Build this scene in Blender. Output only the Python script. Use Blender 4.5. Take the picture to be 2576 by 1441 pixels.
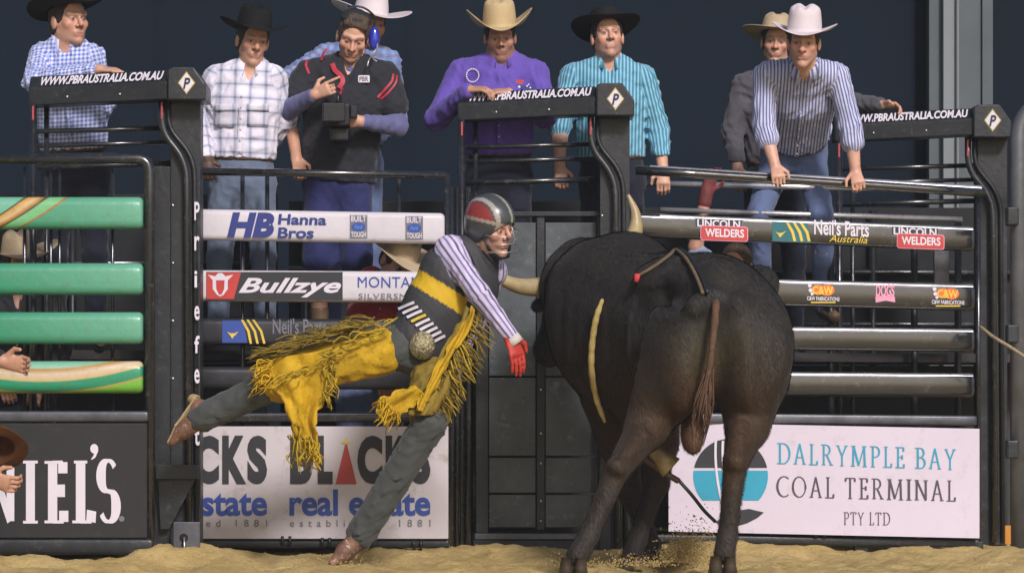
import bpy, bmesh, math, random
import numpy as np
from mathutils import Vector, Matrix

# ------------------------------------------------------------------ clear
for o in list(bpy.data.objects):
    bpy.data.objects.remove(o, do_unlink=True)
scene = bpy.context.scene
COL = scene.collection
random.seed(7)
RNG = np.random.default_rng(7)

# ------------------------------------------------------------------ camera
CAM_D, CAM_H = 20.0, 0.85
cam_data = bpy.data.cameras.new('camera')
cam = bpy.data.objects.new('camera', cam_data)
COL.objects.link(cam)
cam.location = (0, -CAM_D, CAM_H)
cam.rotation_euler = (math.radians(90), 0, 0)
cam_data.sensor_width = 36.0
cam_data.lens = 128.57
cam_data.shift_y = 0.1085
cam_data.clip_start = 0.5
cam_data.clip_end = 400
scene.camera = cam

# ------------------------------------------------------------------ light: floodlit arena at night
SUN_DIR = Vector((-0.27, 0.80, -0.54)).normalized()     # the way the light travels
world = bpy.data.worlds.new('World')
scene.world = world
world.use_nodes = True
wn = world.node_tree.nodes
wl = world.node_tree.links
wn.clear()
sky = wn.new('ShaderNodeTexSky')
sky.sky_type = 'NISHITA'
sky.sun_disc = False
sky.sun_elevation = math.asin(-SUN_DIR.z)
sky.sun_rotation = math.atan2(-SUN_DIR.x, -SUN_DIR.y)
sky.air_density = 0.7
sky.dust_density = 2.5
sky.ozone_density = 1.0
bg = wn.new('ShaderNodeBackground')
bg.inputs['Strength'].default_value = 0.085
wo = wn.new('ShaderNodeOutputWorld')
wl.new(sky.outputs[0], bg.inputs['Color'])
wl.new(bg.outputs[0], wo.inputs['Surface'])

sun_data = bpy.data.lights.new('floodlight', 'SUN')
sun_data.energy = 3.0
sun_data.angle = math.radians(9.0)
sun_data.color = (1.0, 0.93, 0.96)
sun = bpy.data.objects.new('floodlight', sun_data)
COL.objects.link(sun)
sun.rotation_euler = SUN_DIR.to_track_quat('-Z', 'Y').to_euler()
sun.location = (4, -8, 8)

scene.view_settings.view_transform = 'Standard'
scene.view_settings.look = 'None'
scene.view_settings.gamma = 1.0
scene.view_settings.exposure = 0.0
scene.view_settings.use_curve_mapping = False
scene.render.engine = 'CYCLES'
scene.cycles.max_bounces = 4
scene.cycles.diffuse_bounces = 2
scene.cycles.glossy_bounces = 2
scene.cycles.transmission_bounces = 2
scene.cycles.use_denoising = True

HAZE = 0.0012          # density of the dusty air

# ------------------------------------------------------------------ measuring: 460 units per metre at the gate line, horizon at 1000
def W(px, py, Y=0.0):
    s = (Y + CAM_D) / CAM_D
    return np.array(((px - 1288.0) / 460.0 * s, Y, CAM_H + (1000.0 - py) / 460.0 * s))

def pix(v):
    v = np.asarray(v)
    s = (v[..., 1] + CAM_D) / CAM_D
    return 1288 + 460 * v[..., 0] / s, 1000 - 460 * (v[..., 2] - CAM_H) / s

def MPP(Y=0.0):
    return (Y + CAM_D) / CAM_D / 460.0

def lin(r, g, b):
    f = lambda c: (c / 255.0) / 12.92 if c <= 10.3 else ((c / 255.0 + 0.055) / 1.055) ** 2.4
    return (f(r), f(g), f(b))

# ------------------------------------------------------------------ materials
def nodes_of(name):
    m = bpy.data.materials.new(name)
    m.use_nodes = True
    nt = m.node_tree
    nt.nodes.clear()
    out = nt.nodes.new('ShaderNodeOutputMaterial')
    bs = nt.nodes.new('ShaderNodeBsdfPrincipled')
    nt.links.new(bs.outputs[0], out.inputs[0])
    return m, nt, bs

def nd(nt, typ, **kw):
    n = nt.nodes.new(typ)
    for k, v in kw.items():
        setattr(n, k, v)
    return n

def math_n(nt, op, a, b=None, c=None, clamp=False):
    n = nt.nodes.new('ShaderNodeMath')
    n.operation = op
    n.use_clamp = clamp
    for i, x in enumerate((a, b, c)):
        if x is None:
            continue
        if isinstance(x, (int, float)):
            n.inputs[i].default_value = x
        else:
            nt.links.new(x, n.inputs[i])
    return n.outputs[0]

def mix_n(nt, fac, a, b, blend='MIX'):
    n = nt.nodes.new('ShaderNodeMix')
    n.data_type = 'RGBA'
    n.blend_type = blend
    for sock, x in ((n.inputs[0], fac), (n.inputs[6], a), (n.inputs[7], b)):
        if isinstance(x, (int, float)):
            sock.default_value = x
        elif isinstance(x, tuple):
            sock.default_value = (x[0], x[1], x[2], 1)
        else:
            nt.links.new(x, sock)
    return n.outputs[2]

def noise_n(nt, scale, detail=3, rough=0.55, vec=None, dim='3D'):
    n = nt.nodes.new('ShaderNodeTexNoise')
    n.inputs['Scale'].default_value = scale
    n.inputs['Detail'].default_value = detail
    n.inputs['Roughness'].default_value = rough
    if vec is not None:
        nt.links.new(vec, n.inputs['Vector'])
    return n.outputs[0]

def objco(nt):
    return nt.nodes.new('ShaderNodeTexCoord').outputs['Object']

def bump_to(nt, bs, height, strength=0.3, dist=0.01):
    b = nt.nodes.new('ShaderNodeBump')
    b.inputs['Strength'].default_value = strength
    b.inputs['Distance'].default_value = dist
    nt.links.new(height, b.inputs['Height'])
    nt.links.new(b.outputs[0], bs.inputs['Normal'])

def ramp_n(nt, fac, stops, interp='LINEAR'):
    r = nt.nodes.new('ShaderNodeValToRGB')
    r.color_ramp.interpolation = interp
    el = r.color_ramp.elements
    while len(el) < len(stops):
        el.new(0.5)
    for e, (p, c) in zip(el, stops):
        e.position = p
        e.color = (c[0], c[1], c[2], 1)
    nt.links.new(fac, r.inputs[0])
    return r.outputs[0]

MATS = {}
def M(name, col, rough=0.5, metal=0.0, var=0.2, vscale=6.0, bump=0.0, bscale=60.0, spec=0.5, wear=None, coat=0.0, sheen=0.0):
    if name in MATS:
        return MATS[name]
    m, nt, bs = nodes_of(name)
    co = objco(nt)
    n1 = noise_n(nt, vscale, 5, 0.6, co)
    lo = tuple(c * (1 - var) for c in col)
    hi = tuple(min(1, c * (1 + var)) for c in col)
    c = ramp_n(nt, n1, [(0.28, lo), (0.72, hi)])
    if wear:                                          # (colour, amount) scuffs and dried dust
        n2 = noise_n(nt, vscale * 5.3, 6, 0.7, co)
        f = math_n(nt, 'MULTIPLY', math_n(nt, 'SUBTRACT', n2, 0.56, clamp=True), wear[1] * 8, clamp=True)
        c = mix_n(nt, f, c, wear[0])
    nt.links.new(c, bs.inputs['Base Color'])
    r = math_n(nt, 'ADD', math_n(nt, 'MULTIPLY', noise_n(nt, vscale * 2.7, 4, 0.6, co), 0.30), rough - 0.15, clamp=True)
    nt.links.new(r, bs.inputs['Roughness'])
    bs.inputs['Metallic'].default_value = metal
    bs.inputs['Specular IOR Level'].default_value = spec
    bs.inputs['Coat Weight'].default_value = coat
    bs.inputs['Coat Roughness'].default_value = 0.12
    bs.inputs['Sheen Weight'].default_value = sheen
    if bump:
        bump_to(nt, bs, noise_n(nt, bscale, 4, 0.6, co), bump, 0.01)
    MATS[name] = m
    return m

# ------------------------------------------------------------------ object helpers
def tag(o, label=None, cat=None, group=None, kind=None):
    if label: o['label'] = label
    if cat: o['category'] = cat
    if group: o['group'] = group
    if kind: o['kind'] = kind
    return o

def thing(name, label, cat, loc, group=None):
    e = bpy.data.objects.new(name, None)
    e.empty_display_size = 0.1
    e.location = tuple(float(x) for x in loc)
    COL.objects.link(e)
    return tag(e, label, cat, group)

def wloc(o):
    p = Vector((0, 0, 0))
    while o is not None:
        p += o.location
        o = o.parent
    return np.array(p)

def mesh_fast(name, V, F4=None, F=None):
    """V (n,3) array; F4 (m,4) int array of quads, or F list of faces"""
    me = bpy.data.meshes.new(name)
    if F4 is not None and len(F4):
        me.vertices.add(len(V)); me.vertices.foreach_set('co', np.ascontiguousarray(V, dtype=np.float32).ravel())
        n = len(F4)
        me.loops.add(n * 4); me.loops.foreach_set('vertex_index', np.ascontiguousarray(F4, dtype=np.int32).ravel())
        me.polygons.add(n)
        me.polygons.foreach_set('loop_start', np.arange(0, n * 4, 4, dtype=np.int32))
        me.update(calc_edges=True)
    else:
        me.from_pydata([tuple(map(float, v)) for v in V], [], [tuple(int(i) for i in f) for f in F])
        me.update()
    return me

def obj(name, V, F, mat, parent=None, smooth=False, quads=False, label=None, cat=None, kind=None, group=None):
    V = np.asarray(V, dtype=float)
    if parent is not None:
        V = V - wloc(parent)
    me = mesh_fast(name, V, F4=F if quads else None, F=None if quads else F)
    if smooth:
        me.polygons.foreach_set('use_smooth', np.ones(len(me.polygons), dtype=bool))
    if mat is not None:
        me.materials.append(mat)
    o = bpy.data.objects.new(name, me)
    COL.objects.link(o)
    if parent is not None:
        o.parent = parent
    return tag(o, label, cat, group, kind)

class MB:
    """collects simple solids for ONE part"""
    def __init__(self): self.V = []; self.F = []
    def add(self, V, F):
        n = len(self.V)
        self.V += [tuple(map(float, v)) for v in V]
        self.F += [tuple(i + n for i in f) for f in F]
        return self
    def box(self, x0, x1, y0, y1, z0, z1, bev=0.0):
        if bev <= 0:
            return self.hexa([(x0,y0,z0),(x1,y0,z0),(x1,y1,z0),(x0,y1,z0)], [(x0,y0,z1),(x1,y0,z1),(x1,y1,z1),(x0,y1,z1)])
        bm = bmesh.new()
        r = bmesh.ops.create_cube(bm, size=1)
        for v in bm.verts:
            v.co = ((x0+x1)/2 + v.co.x*(x1-x0), (y0+y1)/2 + v.co.y*(y1-y0), (z0+z1)/2 + v.co.z*(z1-z0))
        bmesh.ops.bevel(bm, geom=list(bm.edges), offset=bev, segments=2, affect='EDGES', profile=0.5)
        bm.verts.index_update()
        self.add([v.co[:] for v in bm.verts], [[v.index for v in f.verts] for f in bm.faces])
        bm.free()
        return self
    def hexa(self, bot, top):
        return self.add(list(bot) + list(top), [(3,2,1,0),(4,5,6,7),(0,1,5,4),(1,2,6,5),(2,3,7,6),(3,0,4,7)])
    def tube(self, pts, rad, seg=10, cap=True):
        V, F = tube_mesh(pts, rad, seg, cap)
        return self.add(V, F)
    def sphere(self, c, r, seg=10, rings=6, sc=(1,1,1)):
        V = []; F = []
        for i in range(rings + 1):
            a = math.pi * i / rings
            for j in range(seg):
                b = 2 * math.pi * j / seg
                V.append((c[0] + r*sc[0]*math.sin(a)*math.cos(b), c[1] + r*sc[1]*math.sin(a)*math.sin(b), c[2] + r*sc[2]*math.cos(a)))
        for i in range(rings):
            for j in range(seg):
                F.append((i*seg+j, (i+1)*seg+j, (i+1)*seg+(j+1)%seg, i*seg+(j+1)%seg))
        return self.add(V, F)
    def build(self, name, mat, parent=None, smooth=False, **kw):
        o = obj(name, self.V, self.F, mat, parent, smooth, **kw)
        if smooth == 'auto':
            autosmooth(o)
        return o

def autosmooth(o, ang=40):
    me = o.data
    bm = bmesh.new(); bm.from_mesh(me)
    for f in bm.faces: f.smooth = True
    for e in bm.edges:
        if len(e.link_faces) == 2 and e.calc_face_angle(0) > math.radians(ang):
            e.smooth = False
    bm.to_mesh(me); bm.free()

def tube_mesh(pts, rad, seg=10, cap=True, flat=None):
    P = [Vector(p) for p in pts]
    n = len(P)
    R = rad if hasattr(rad, '__len__') else [rad] * n
    V = []; F = []
    prev = None
    for i, p in enumerate(P):
        t = (P[min(i+1, n-1)] - P[max(i-1, 0)]).normalized()
        if prev is None:
            up = Vector((0, 0, 1)) if abs(t.z) < 0.9 else Vector((0, 1, 0))
            a = t.cross(up).normalized()
        else:
            a = (prev - t * prev.dot(t)).normalized()
        prev = a
        b = t.cross(a)
        for j in range(seg):
            w = 2 * math.pi * j / seg
            V.append(tuple(p + (a * math.cos(w) + b * math.sin(w)) * R[i]))
    for i in range(n - 1):
        for j in range(seg):
            F.append((i*seg+j, i*seg+(j+1)%seg, (i+1)*seg+(j+1)%seg, (i+1)*seg+j))
    if cap:
        F.append(tuple(range(seg))[::-1]); F.append(tuple((n-1)*seg+j for j in range(seg)))
    return V, F

def smooth_path(pts, sub=6):
    """Catmull-Rom through the points"""
    P = [np.array(p, float) for p in pts]
    P = [2*P[0]-P[1]] + P + [2*P[-1]-P[-2]]
    out = []
    for i in range(1, len(P) - 2):
        for k in range(sub):
            t = k / sub
            a, b, c, d = P[i-1], P[i], P[i+1], P[i+2]
            out.append(0.5*((2*b)+(-a+c)*t+(2*a-5*b+4*c-d)*t*t+(-a+3*b-3*c+d)*t**3))
    out.append(P[-2])
    return out

def bent(pts, r=0.05, sub=5):
    """polyline with rounded corners"""
    P = [np.array(p, float) for p in pts]
    out = [P[0]]
    for i in range(1, len(P) - 1):
        a = P[i-1] - P[i]; b = P[i+1] - P[i]
        la, lb = np.linalg.norm(a), np.linalg.norm(b)
        rr = min(r, la*0.45, lb*0.45)
        s = P[i] + a/la*rr; e = P[i] + b/lb*rr
        for k in range(sub + 1):
            t = k / sub
            out.append((1-t)**2*s + 2*(1-t)*t*P[i] + t*t*e)
    out.append(P[-1])
    return out

def rail_mesh(A, B, h, d, rr=0.03, nseg=4, endr=0.02):
    """padded rail: rounded-rectangle section swept from A to B (front face at y = -d/2); both end edges eased"""
    A = np.array(A, float); B = np.array(B, float)
    prof = []
    rr = min(rr, h*0.49, d*0.49)
    for cx, cz, a0 in ((d/2-rr, h/2-rr, 0), (-d/2+rr, h/2-rr, 90), (-d/2+rr, -h/2+rr, 180), (d/2-rr, -h/2+rr, 270)):
        for k in range(nseg + 1):
            a = math.radians(a0 + 90*k/nseg)
            prof.append((cx + rr*math.cos(a), cz + rr*math.sin(a)))
    t = (B - A); L = np.linalg.norm(t); t = t / L
    up = np.array((0, 0, 1.0)); dep = np.array((0, 1.0, 0))
    rings = [(0, 0.80), (endr*0.35, 0.93), (endr, 1.0)] + [(L*k/8, 1.0) for k in range(1, 8)] + [(L-endr, 1.0), (L-endr*0.35, 0.93), (L, 0.80)]
    V = []; F = []
    n = len(prof)
    for s, k in rings:
        for y, z in prof:
            V.append(A + t*s + dep*y*(1-(1-k)*h/d*0.5) + up*z*k)
    for i in range(len(rings)-1):
        for j in range(n):
            F.append((i*n+j, i*n+(j+1)%n, (i+1)*n+(j+1)%n, (i+1)*n+j))
    F.append(tuple(range(n))[::-1]); F.append(tuple((len(rings)-1)*n+j for j in range(n)))
    return V, F

# ------------------------------------------------------------------ lettering
_tcache = {}
def text_mesh(s, bold=0.0, shear=0.0, space=1.0):
    key = (s, bold, shear, space)
    if key in _tcache: return _tcache[key]
    cu = bpy.data.curves.new('lettering_curve', 'FONT')
    cu.body = s
    cu.offset = bold
    cu.shear = shear
    cu.space_character = space
    cu.resolution_u = 4
    ob = bpy.data.objects.new('lettering_tmp', cu)
    me = bpy.data.meshes.new_from_object(ob)
    V = np.array([v.co[:] for v in me.vertices])
    F = [tuple(p.vertices) for p in me.polygons]
    bpy.data.objects.remove(ob); bpy.data.curves.remove(cu); bpy.data.meshes.remove(me)
    lo = V.min(0); hi = V.max(0)
    U = (V - lo)[:, :2] / np.maximum(hi - lo, 1e-6)[:2]
    _tcache[key] = (U, F)
    return _tcache[key]

def stroke_poly(pts, thick, thin, lift):
    """pen with heavy verticals and light horizontals along a polyline -> quads"""
    P = [np.array(p, float) for p in pts]
    V = []; F = []
    n = len(P)
    for i in range(n):
        t = P[min(i+1, n-1)] - P[max(i-1, 0)]
        t = t / (np.linalg.norm(t) + 1e-9)
        w = thin + (thick - thin) * abs(t[1]) ** 1.5
        if t[1] > 0.2 and 0.12 < abs(t[0]) : w = thin + (thick-thin)*0.35*abs(t[1])     # upstrokes stay light
        nn = np.array((-t[1], t[0])) * w / 2
        V += [np.append(P[i] + nn, lift), np.append(P[i] - nn, lift)]
    for i in range(n-1):
        F.append((2*i, 2*i+1, 2*i+3, 2*i+2))
    return V, F

def arc(cx, cy, rx, ry, a0, a1, n=12):
    return [(cx + rx*math.cos(math.radians(a0+(a1-a0)*k/n)), cy + ry*math.sin(math.radians(a0+(a1-a0)*k/n))) for k in range(n+1)]

def serif_glyph(ch):
    """strokes in a box of height 1; returns (width, strokes, serifs) - strokes: polylines, serifs: (x, y) feet"""
    S = {
     'I': (.34, [[(.17,1),(.17,0)]], [(.17,0),(.17,1)]),
     'L': (.56, [[(.17,1),(.17,0)],[(.17,.02),(.52,.02)],[(.52,.20),(.50,.02)]], [(.17,1),(.12,0)]),
     'E': (.58, [[(.17,1),(.17,0)],[(.17,.98),(.50,.98)],[(.17,.52),(.42,.52)],[(.17,.02),(.53,.02)],[(.50,.98),(.50,.80)],[(.53,.20),(.53,.02)],[(.42,.62),(.42,.42)]], [(.12,0),(.12,1)]),
     'N': (.78, [[(.14,0),(.14,1)],[(.14,1),(.64,0)],[(.64,1),(.64,0)]], [(.14,0),(.14,1),(.64,1)]),
     'D': (.80, [[(.17,1),(.17,0)],[(.17,.98)]+arc(.34,.5,.38,.48,90,-90,16)+[(.17,.02)]], [(.12,0),(.12,1)]),
     'A': (.74, [[(.36,1),(.08,0)],[(.36,1),(.66,0)],[(.18,.34),(.56,.34)]], [(.08,0),(.66,0)]),
     'R': (.72, [[(.17,1),(.17,0)],[(.17,.98)]+arc(.30,.74,.26,.24,90,-90,12)+[(.17,.50)],[(.36,.50),(.66,0)]], [(.17,0),(.12,1),(.66,0)]),
     'Y': (.70, [[(.06,1),(.35,.48)],[(.64,1),(.35,.48)],[(.35,.5),(.35,0)]], [(.06,1),(.64,1),(.35,0)]),
     'M': (.94, [[(.14,0),(.17,1)],[(.17,1),(.46,.05)],[(.46,.05),(.76,1)],[(.76,1),(.80,0)]], [(.14,0),(.16,1),(.80,0),(.77,1)]),
     'P': (.62, [[(.17,1),(.17,0)],[(.17,.98)]+arc(.30,.73,.25,.25,90,-90,12)+[(.17,.48)]], [(.17,0),(.12,1)]),
     'B': (.66, [[(.17,1),(.17,0)],[(.17,.98)]+arc(.29,.76,.21,.22,90,-90,10)+[(.17,.53)],[(.17,.53)]+arc(.31,.275,.25,.255,90,-90,12)+[(.17,.02)]], [(.12,0),(.12,1)]),
     'C': (.74, [arc(.42,.5,.36,.49,50,310,22)], []),
     'O': (.84, [arc(.42,.5,.36,.49,90,450,30)], []),
     'T': (.66, [[(.32,1),(.32,0)],[(.05,.98),(.60,.98)],[(.05,.98),(.04,.82)],[(.60,.98),(.61,.82)]], [(.32,0)]),
     'S': (.56, [arc(.27,.74,.20,.245,35,180,12)[0:]+arc(.27,.74,.20,.245,180,262,8)[1:]+arc(.27,.25,.21,.245,82,-90,14)[1:]+arc(.27,.25,.21,.245,-90,-150,6)[1:]], []),
     'V': (.70, [[(.06,1),(.36,0)],[(.66,1),(.36,0)]], [(.06,1),(.66,1)]),
    }
    return S[ch]

def serif_text(s, thick=.14, thin=.05, sp=.06, serif=.10):
    V = []; F = []
    x = 0.0
    lift = 0.0
    for ch in s:
        if ch == ' ':
            x += .38; continue
        w, st, sf = serif_glyph(ch)
        for pl in st:
            a, f = stroke_poly(pl, thick, thin, lift)
            n = len(V)
            V += [np.array((v[0]+x, v[1], lift)) for v in a]; F += [tuple(i+n for i in q) for q in f]
            lift += 1
        for (sx, sy) in sf:
            h = thin * 0.9
            y0, y1 = (0, h) if sy < .5 else (1-h, 1)
            n = len(V)
            hw = thick/2 + serif*0.62
            V += [np.array((x+sx-hw, y0, lift)), np.array((x+sx+hw, y0, lift)), np.array((x+sx+hw, y1, lift)), np.array((x+sx-hw, y1, lift))]
            F.append((n, n+1, n+2, n+3)); lift += 1
        x += w + sp
    V = np.array(V)
    lo = V[:, :2].min(0); hi = V[:, :2].max(0)
    U = np.column_stack([(V[:, :2] - lo) / (hi - lo), V[:, 2]])
    return U, F

def yfun(Y):
    return Y if callable(Y) else (lambda px: Y)

def lettering(name, geo, x0, x1, yt, yb, Y, mat, parent, slope=0.0, off=0.004, ital=0.0):
    """geo = (U, F) in a unit box, laid on the front of a panel: picture box x0..x1, yt..yb"""
    U, F = geo
    Y = yfun(Y)
    V = []
    for u in U:
        px = x0 + u[0]*(x1-x0) + ital*(u[1]-0.5)
        py = yb - u[1]*(yb-yt) + slope*(px-x0)
        lift = u[2]*0.00012 if len(u) > 2 else 0.0
        V.append(W(px, py, Y(px) - off - lift))
    return obj(name, V, F, mat, parent)

def decal(name, poly, Y, mat, parent, off=0.003):
    Y = yfun(Y)
    V = [W(x, y, Y(x) - off) for x, y in poly]
    return obj(name, V, [tuple(range(len(V)))], mat, parent)

def strip_decal(name, lines, Y, mat, parent, off=0.003):
    """joined list of polygons for one printed mark"""
    Y = yfun(Y)
    V = []; F = []
    for k, poly in enumerate(lines):
        n = len(V)
        V += [W(x, y, Y(x) - off - 0.0002*k) for x, y in poly]
        F.append(tuple(range(n, n+len(poly))))
    return obj(name, V, F, mat, parent)

def circ(cx, cy, rx, ry=None, n=24, a0=0, a1=360):
    ry = rx if ry is None else ry
    return [(cx + rx*math.cos(math.radians(a0+(a1-a0)*k/n)), cy - ry*math.sin(math.radians(a0+(a1-a0)*k/n))) for k in range(n + (0 if a1-a0 >= 360 else 1))]

def rrect(x0, x1, y0, y1, r, n=4):
    out = []
    for cx, cy, a in ((x1-r, y0+r, 0), (x0+r, y0+r, 90), (x0+r, y1-r, 180), (x1-r, y1-r, 270)):
        for k in range(n+1):
            w = math.radians(a + 90*k/n)
            out.append((cx + r*math.cos(w), cy - r*math.sin(w)))
    return out
# ================================================================== materials of the place
BLK = M('black_painted_steel', (0.0150, 0.0180, 0.0205), 0.40, 0.0, 0.4, 5, 0.16, 30, 0.5, wear=((0.085, 0.080, 0.070), 0.50))
BLK_GLOSS = M('glossy_black_tube', (0.015, 0.017, 0.020), 0.26, 0.0, 0.3, 4, 0.06, 30, 0.8, wear=((0.11, 0.10, 0.085), 0.5), coat=0.5)
GLOSS_RAIL = M('polished_black_rail', (0.014, 0.016, 0.019), 0.15, 0.0, 0.3, 4, 0.03, 14, 1.0, wear=((0.12, 0.11, 0.10), 0.45), coat=1.0)
STEEL = M('scuffed_grey_steel', (0.11, 0.115, 0.13), 0.38, 0.55, 0.35, 6, 0.12, 40, 0.5, wear=((0.16, 0.13, 0.09), 0.5))
CHROME_HIGHLIGHT = M('bare_steel_and_highlight', (0.72, 0.72, 0.74), 0.30, 0.8, 0.2, 9, 0.05, 60)  # rear rails, and the strips that imitate highlights on the rail tops
PAD_BLK = M('black_vinyl_pad', (0.022, 0.024, 0.028), 0.40, 0.0, 0.3, 3.5, 0.25, 9, 0.5, wear=((0.10, 0.085, 0.06), 0.25))
PAD_WHT = M('white_vinyl_pad', (0.63, 0.60, 0.63), 0.42, 0.0, 0.07, 2.5, 0.55, 5, 0.4, wear=((0.35, 0.30, 0.24), 0.22))
SIGN_WHT = M('white_sign_board', (0.66, 0.60, 0.69), 0.45, 0.0, 0.04, 2.0, 0.10, 6, 0.3, wear=((0.42, 0.34, 0.26), 0.22))
SIGN_CREAM = M('weathered_cream_sign_board', (0.58, 0.54, 0.55), 0.55, 0.0, 0.10, 1.6, 0.12, 5, 0.3, wear=((0.30, 0.24, 0.16), 0.45))
SIGN_BLK = M('black_sign_board', (0.026, 0.026, 0.027), 0.5, 0.0, 0.12, 2.0, 0.06, 6, 0.3, wear=((0.10, 0.09, 0.07), 0.12))
INK_WHT = M('white_print', (0.70, 0.66, 0.72), 0.5, var=0.05)
INK_BLK = M('black_print', (0.022, 0.024, 0.028), 0.5, var=0.15)
INK_GREY = M('grey_print', (0.16, 0.16, 0.19), 0.5, var=0.1)
INK_NAVY = M('navy_print', (0.020, 0.035, 0.20), 0.5, var=0.12)
INK_BLUE = M('blue_print', (0.030, 0.075, 0.33), 0.5, var=0.12)
INK_TEAL = M('teal_print', (0.025, 0.33, 0.48), 0.5, var=0.08)
INK_RED = M('red_print', (0.52, 0.045, 0.035), 0.5, var=0.15)
INK_DRED = M('brick_red_print', (0.42, 0.055, 0.05), 0.5, var=0.15)
INK_ORANGE = M('orange_print', (0.75, 0.17, 0.03), 0.5, var=0.15)
INK_YEL = M('yellow_print', (0.72, 0.52, 0.06), 0.5, var=0.15)
INK_PINK = M('pink_print', (0.70, 0.30, 0.42), 0.5, var=0.12)
INK_DTEAL = M('dark_teal_print', (0.012, 0.14, 0.15), 0.5, var=0.12)
INK_SKYB = M('light_blue_print', (0.10, 0.30, 0.65), 0.5, var=0.12)
INK_OLIVE = M('olive_yellow_print', (0.42, 0.34, 0.05), 0.5, var=0.3)
DARKSHEET = M('smoky_plastic_sheet', (0.072, 0.086, 0.092), 0.34, 0.0, 0.55, 2.6, 0.6, 5.0, 0.5, wear=((0.24, 0.24, 0.24), 0.6))
TAPE_RED = M('red_tape', (0.45, 0.05, 0.06), 0.5)
BOLT = M('zinc_bolt', (0.55, 0.55, 0.52), 0.3, 0.9)
ORANGE_STRAP = M('orange_strap', (0.55, 0.22, 0.02), 0.6)

# ------------------------------------------------------------------ sand
def sand_material():
    m, nt, bs = nodes_of('arena_sand')
    co = objco(nt)
    n1 = noise_n(nt, 2.2, 6, 0.65, co)
    n2 = noise_n(nt, 28, 6, 0.75, co)
    c = ramp_n(nt, n1, [(0.25, (0.46, 0.33, 0.12)), (0.55, (0.66, 0.49, 0.20)), (0.8, (0.76, 0.60, 0.29))])
    c = mix_n(nt, math_n(nt, 'MULTIPLY', math_n(nt, 'SUBTRACT', n2, 0.52, clamp=True), 3.0, clamp=True), c, (0.28, 0.19, 0.07))
    nt.links.new(c, bs.inputs['Base Color'])
    bs.inputs['Roughness'].default_value = 0.92
    bs.inputs['Specular IOR Level'].default_value = 0.15
    bump_to(nt, bs, math_n(nt, 'ADD', noise_n(nt, 60, 5, 0.7, co), math_n(nt, 'MULTIPLY', n2, 1.5)), 0.8, 0.02)
    return m
SAND = sand_material()

def vnoise(x, y, seed=0):
    """cheap smooth value noise on arrays"""
    r = np.random.default_rng(seed).random((64, 64))
    xi = np.floor(x).astype(int); yi = np.floor(y).astype(int)
    fx = x - xi; fy = y - yi
    fx = fx*fx*(3-2*fx); fy = fy*fy*(3-2*fy)
    g = lambda a, b: r[a % 64, b % 64]
    return (g(xi, yi)*(1-fx)+g(xi+1, yi)*fx)*(1-fy) + (g(xi, yi+1)*(1-fx)+g(xi+1, yi+1)*fx)*fy

def gate_line(x):              # where the chutes stand (they run away to the right)
    return -1.15 + (x + 2.0) * 0.52

def ground_height(x, y):
    h = 0.050*(vnoise(x*1.3+3, y*1.3+9, 1)-0.5) + 0.045*(vnoise(x*4.1, y*4.1, 2)-0.5) + 0.040*(vnoise(x*11, y*11, 3)-0.5) + 0.012*(vnoise(x*27, y*27, 4)-0.5)
    d = y - gate_line(x)
    heap = np.exp(-((d + 0.10)/0.26)**2) * (0.030 + 0.075*vnoise(x*2.3+7, y*0.7, 5)**2)
    kick = 0.11*np.exp(-((x-.90)/.085)**2-((y+1.25)/.12)**2)*(.7+.6*vnoise(x*30, y*30, 8))+0.07*np.exp(-((x-1.02)/.10)**2-((y+1.1)/.15)**2)*(.6+.8*vnoise(x*30, y*30, 18))
    return h + heap + kick - 0.012

xs = np.unique(np.concatenate([np.linspace(-70, -3.6, 22), np.arange(-3.6, 3.6, 0.022), np.linspace(3.6, 70, 22)]))
ys = np.unique(np.concatenate([np.linspace(-30, -3.6, 26), np.arange(-3.6, 1.9, 0.03), np.linspace(1.9, 110, 30)]))
GX, GY = np.meshgrid(xs, ys, indexing='ij')
GZ = ground_height(GX, GY)
far = (np.abs(GX) > 4.2) | (GY < -4.5) | (GY > 2.4)
GZ[far] = 0.0
nx, ny = GX.shape
ii = np.arange(nx*ny).reshape(nx, ny)
Fq = np.stack([ii[:-1, :-1], ii[1:, :-1], ii[1:, 1:], ii[:-1, 1:]], -1).reshape(-1, 4)
obj('ground', np.stack([GX, GY, GZ], -1).reshape(-1, 3), Fq, SAND, smooth=True, quads=True, kind='structure')

GRASS = M('short_grass', (0.10, 0.16, 0.025), 0.9, 0, 0.4, 14, 0.5, 80, 0.2)
xs = np.linspace(-12, 12, 90); ys = np.concatenate([np.linspace(0, 1, 12), np.linspace(1.4, 5.2, 14)])
GX, GY = np.meshgrid(xs, ys, indexing='ij')
GYY = np.where(GY <= 5.2, GY + np.clip(gate_line(GX) + 0.75, -1.2, 1.9) * (1 - GY/5.2), GY)
GZ = 0.085 + 0.03*(vnoise(GX*3, GYY*3, 9)-0.5)
nx, ny = GX.shape
ii = np.arange(nx*ny).reshape(nx, ny)
Fq = np.stack([ii[:-1, :-1], ii[1:, :-1], ii[1:, 1:], ii[:-1, 1:]], -1).reshape(-1, 4)
obj('grass_verge', np.stack([GX, GYY, GZ], -1).reshape(-1, 3), Fq, GRASS, smooth=True, quads=True, kind='structure')

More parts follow.
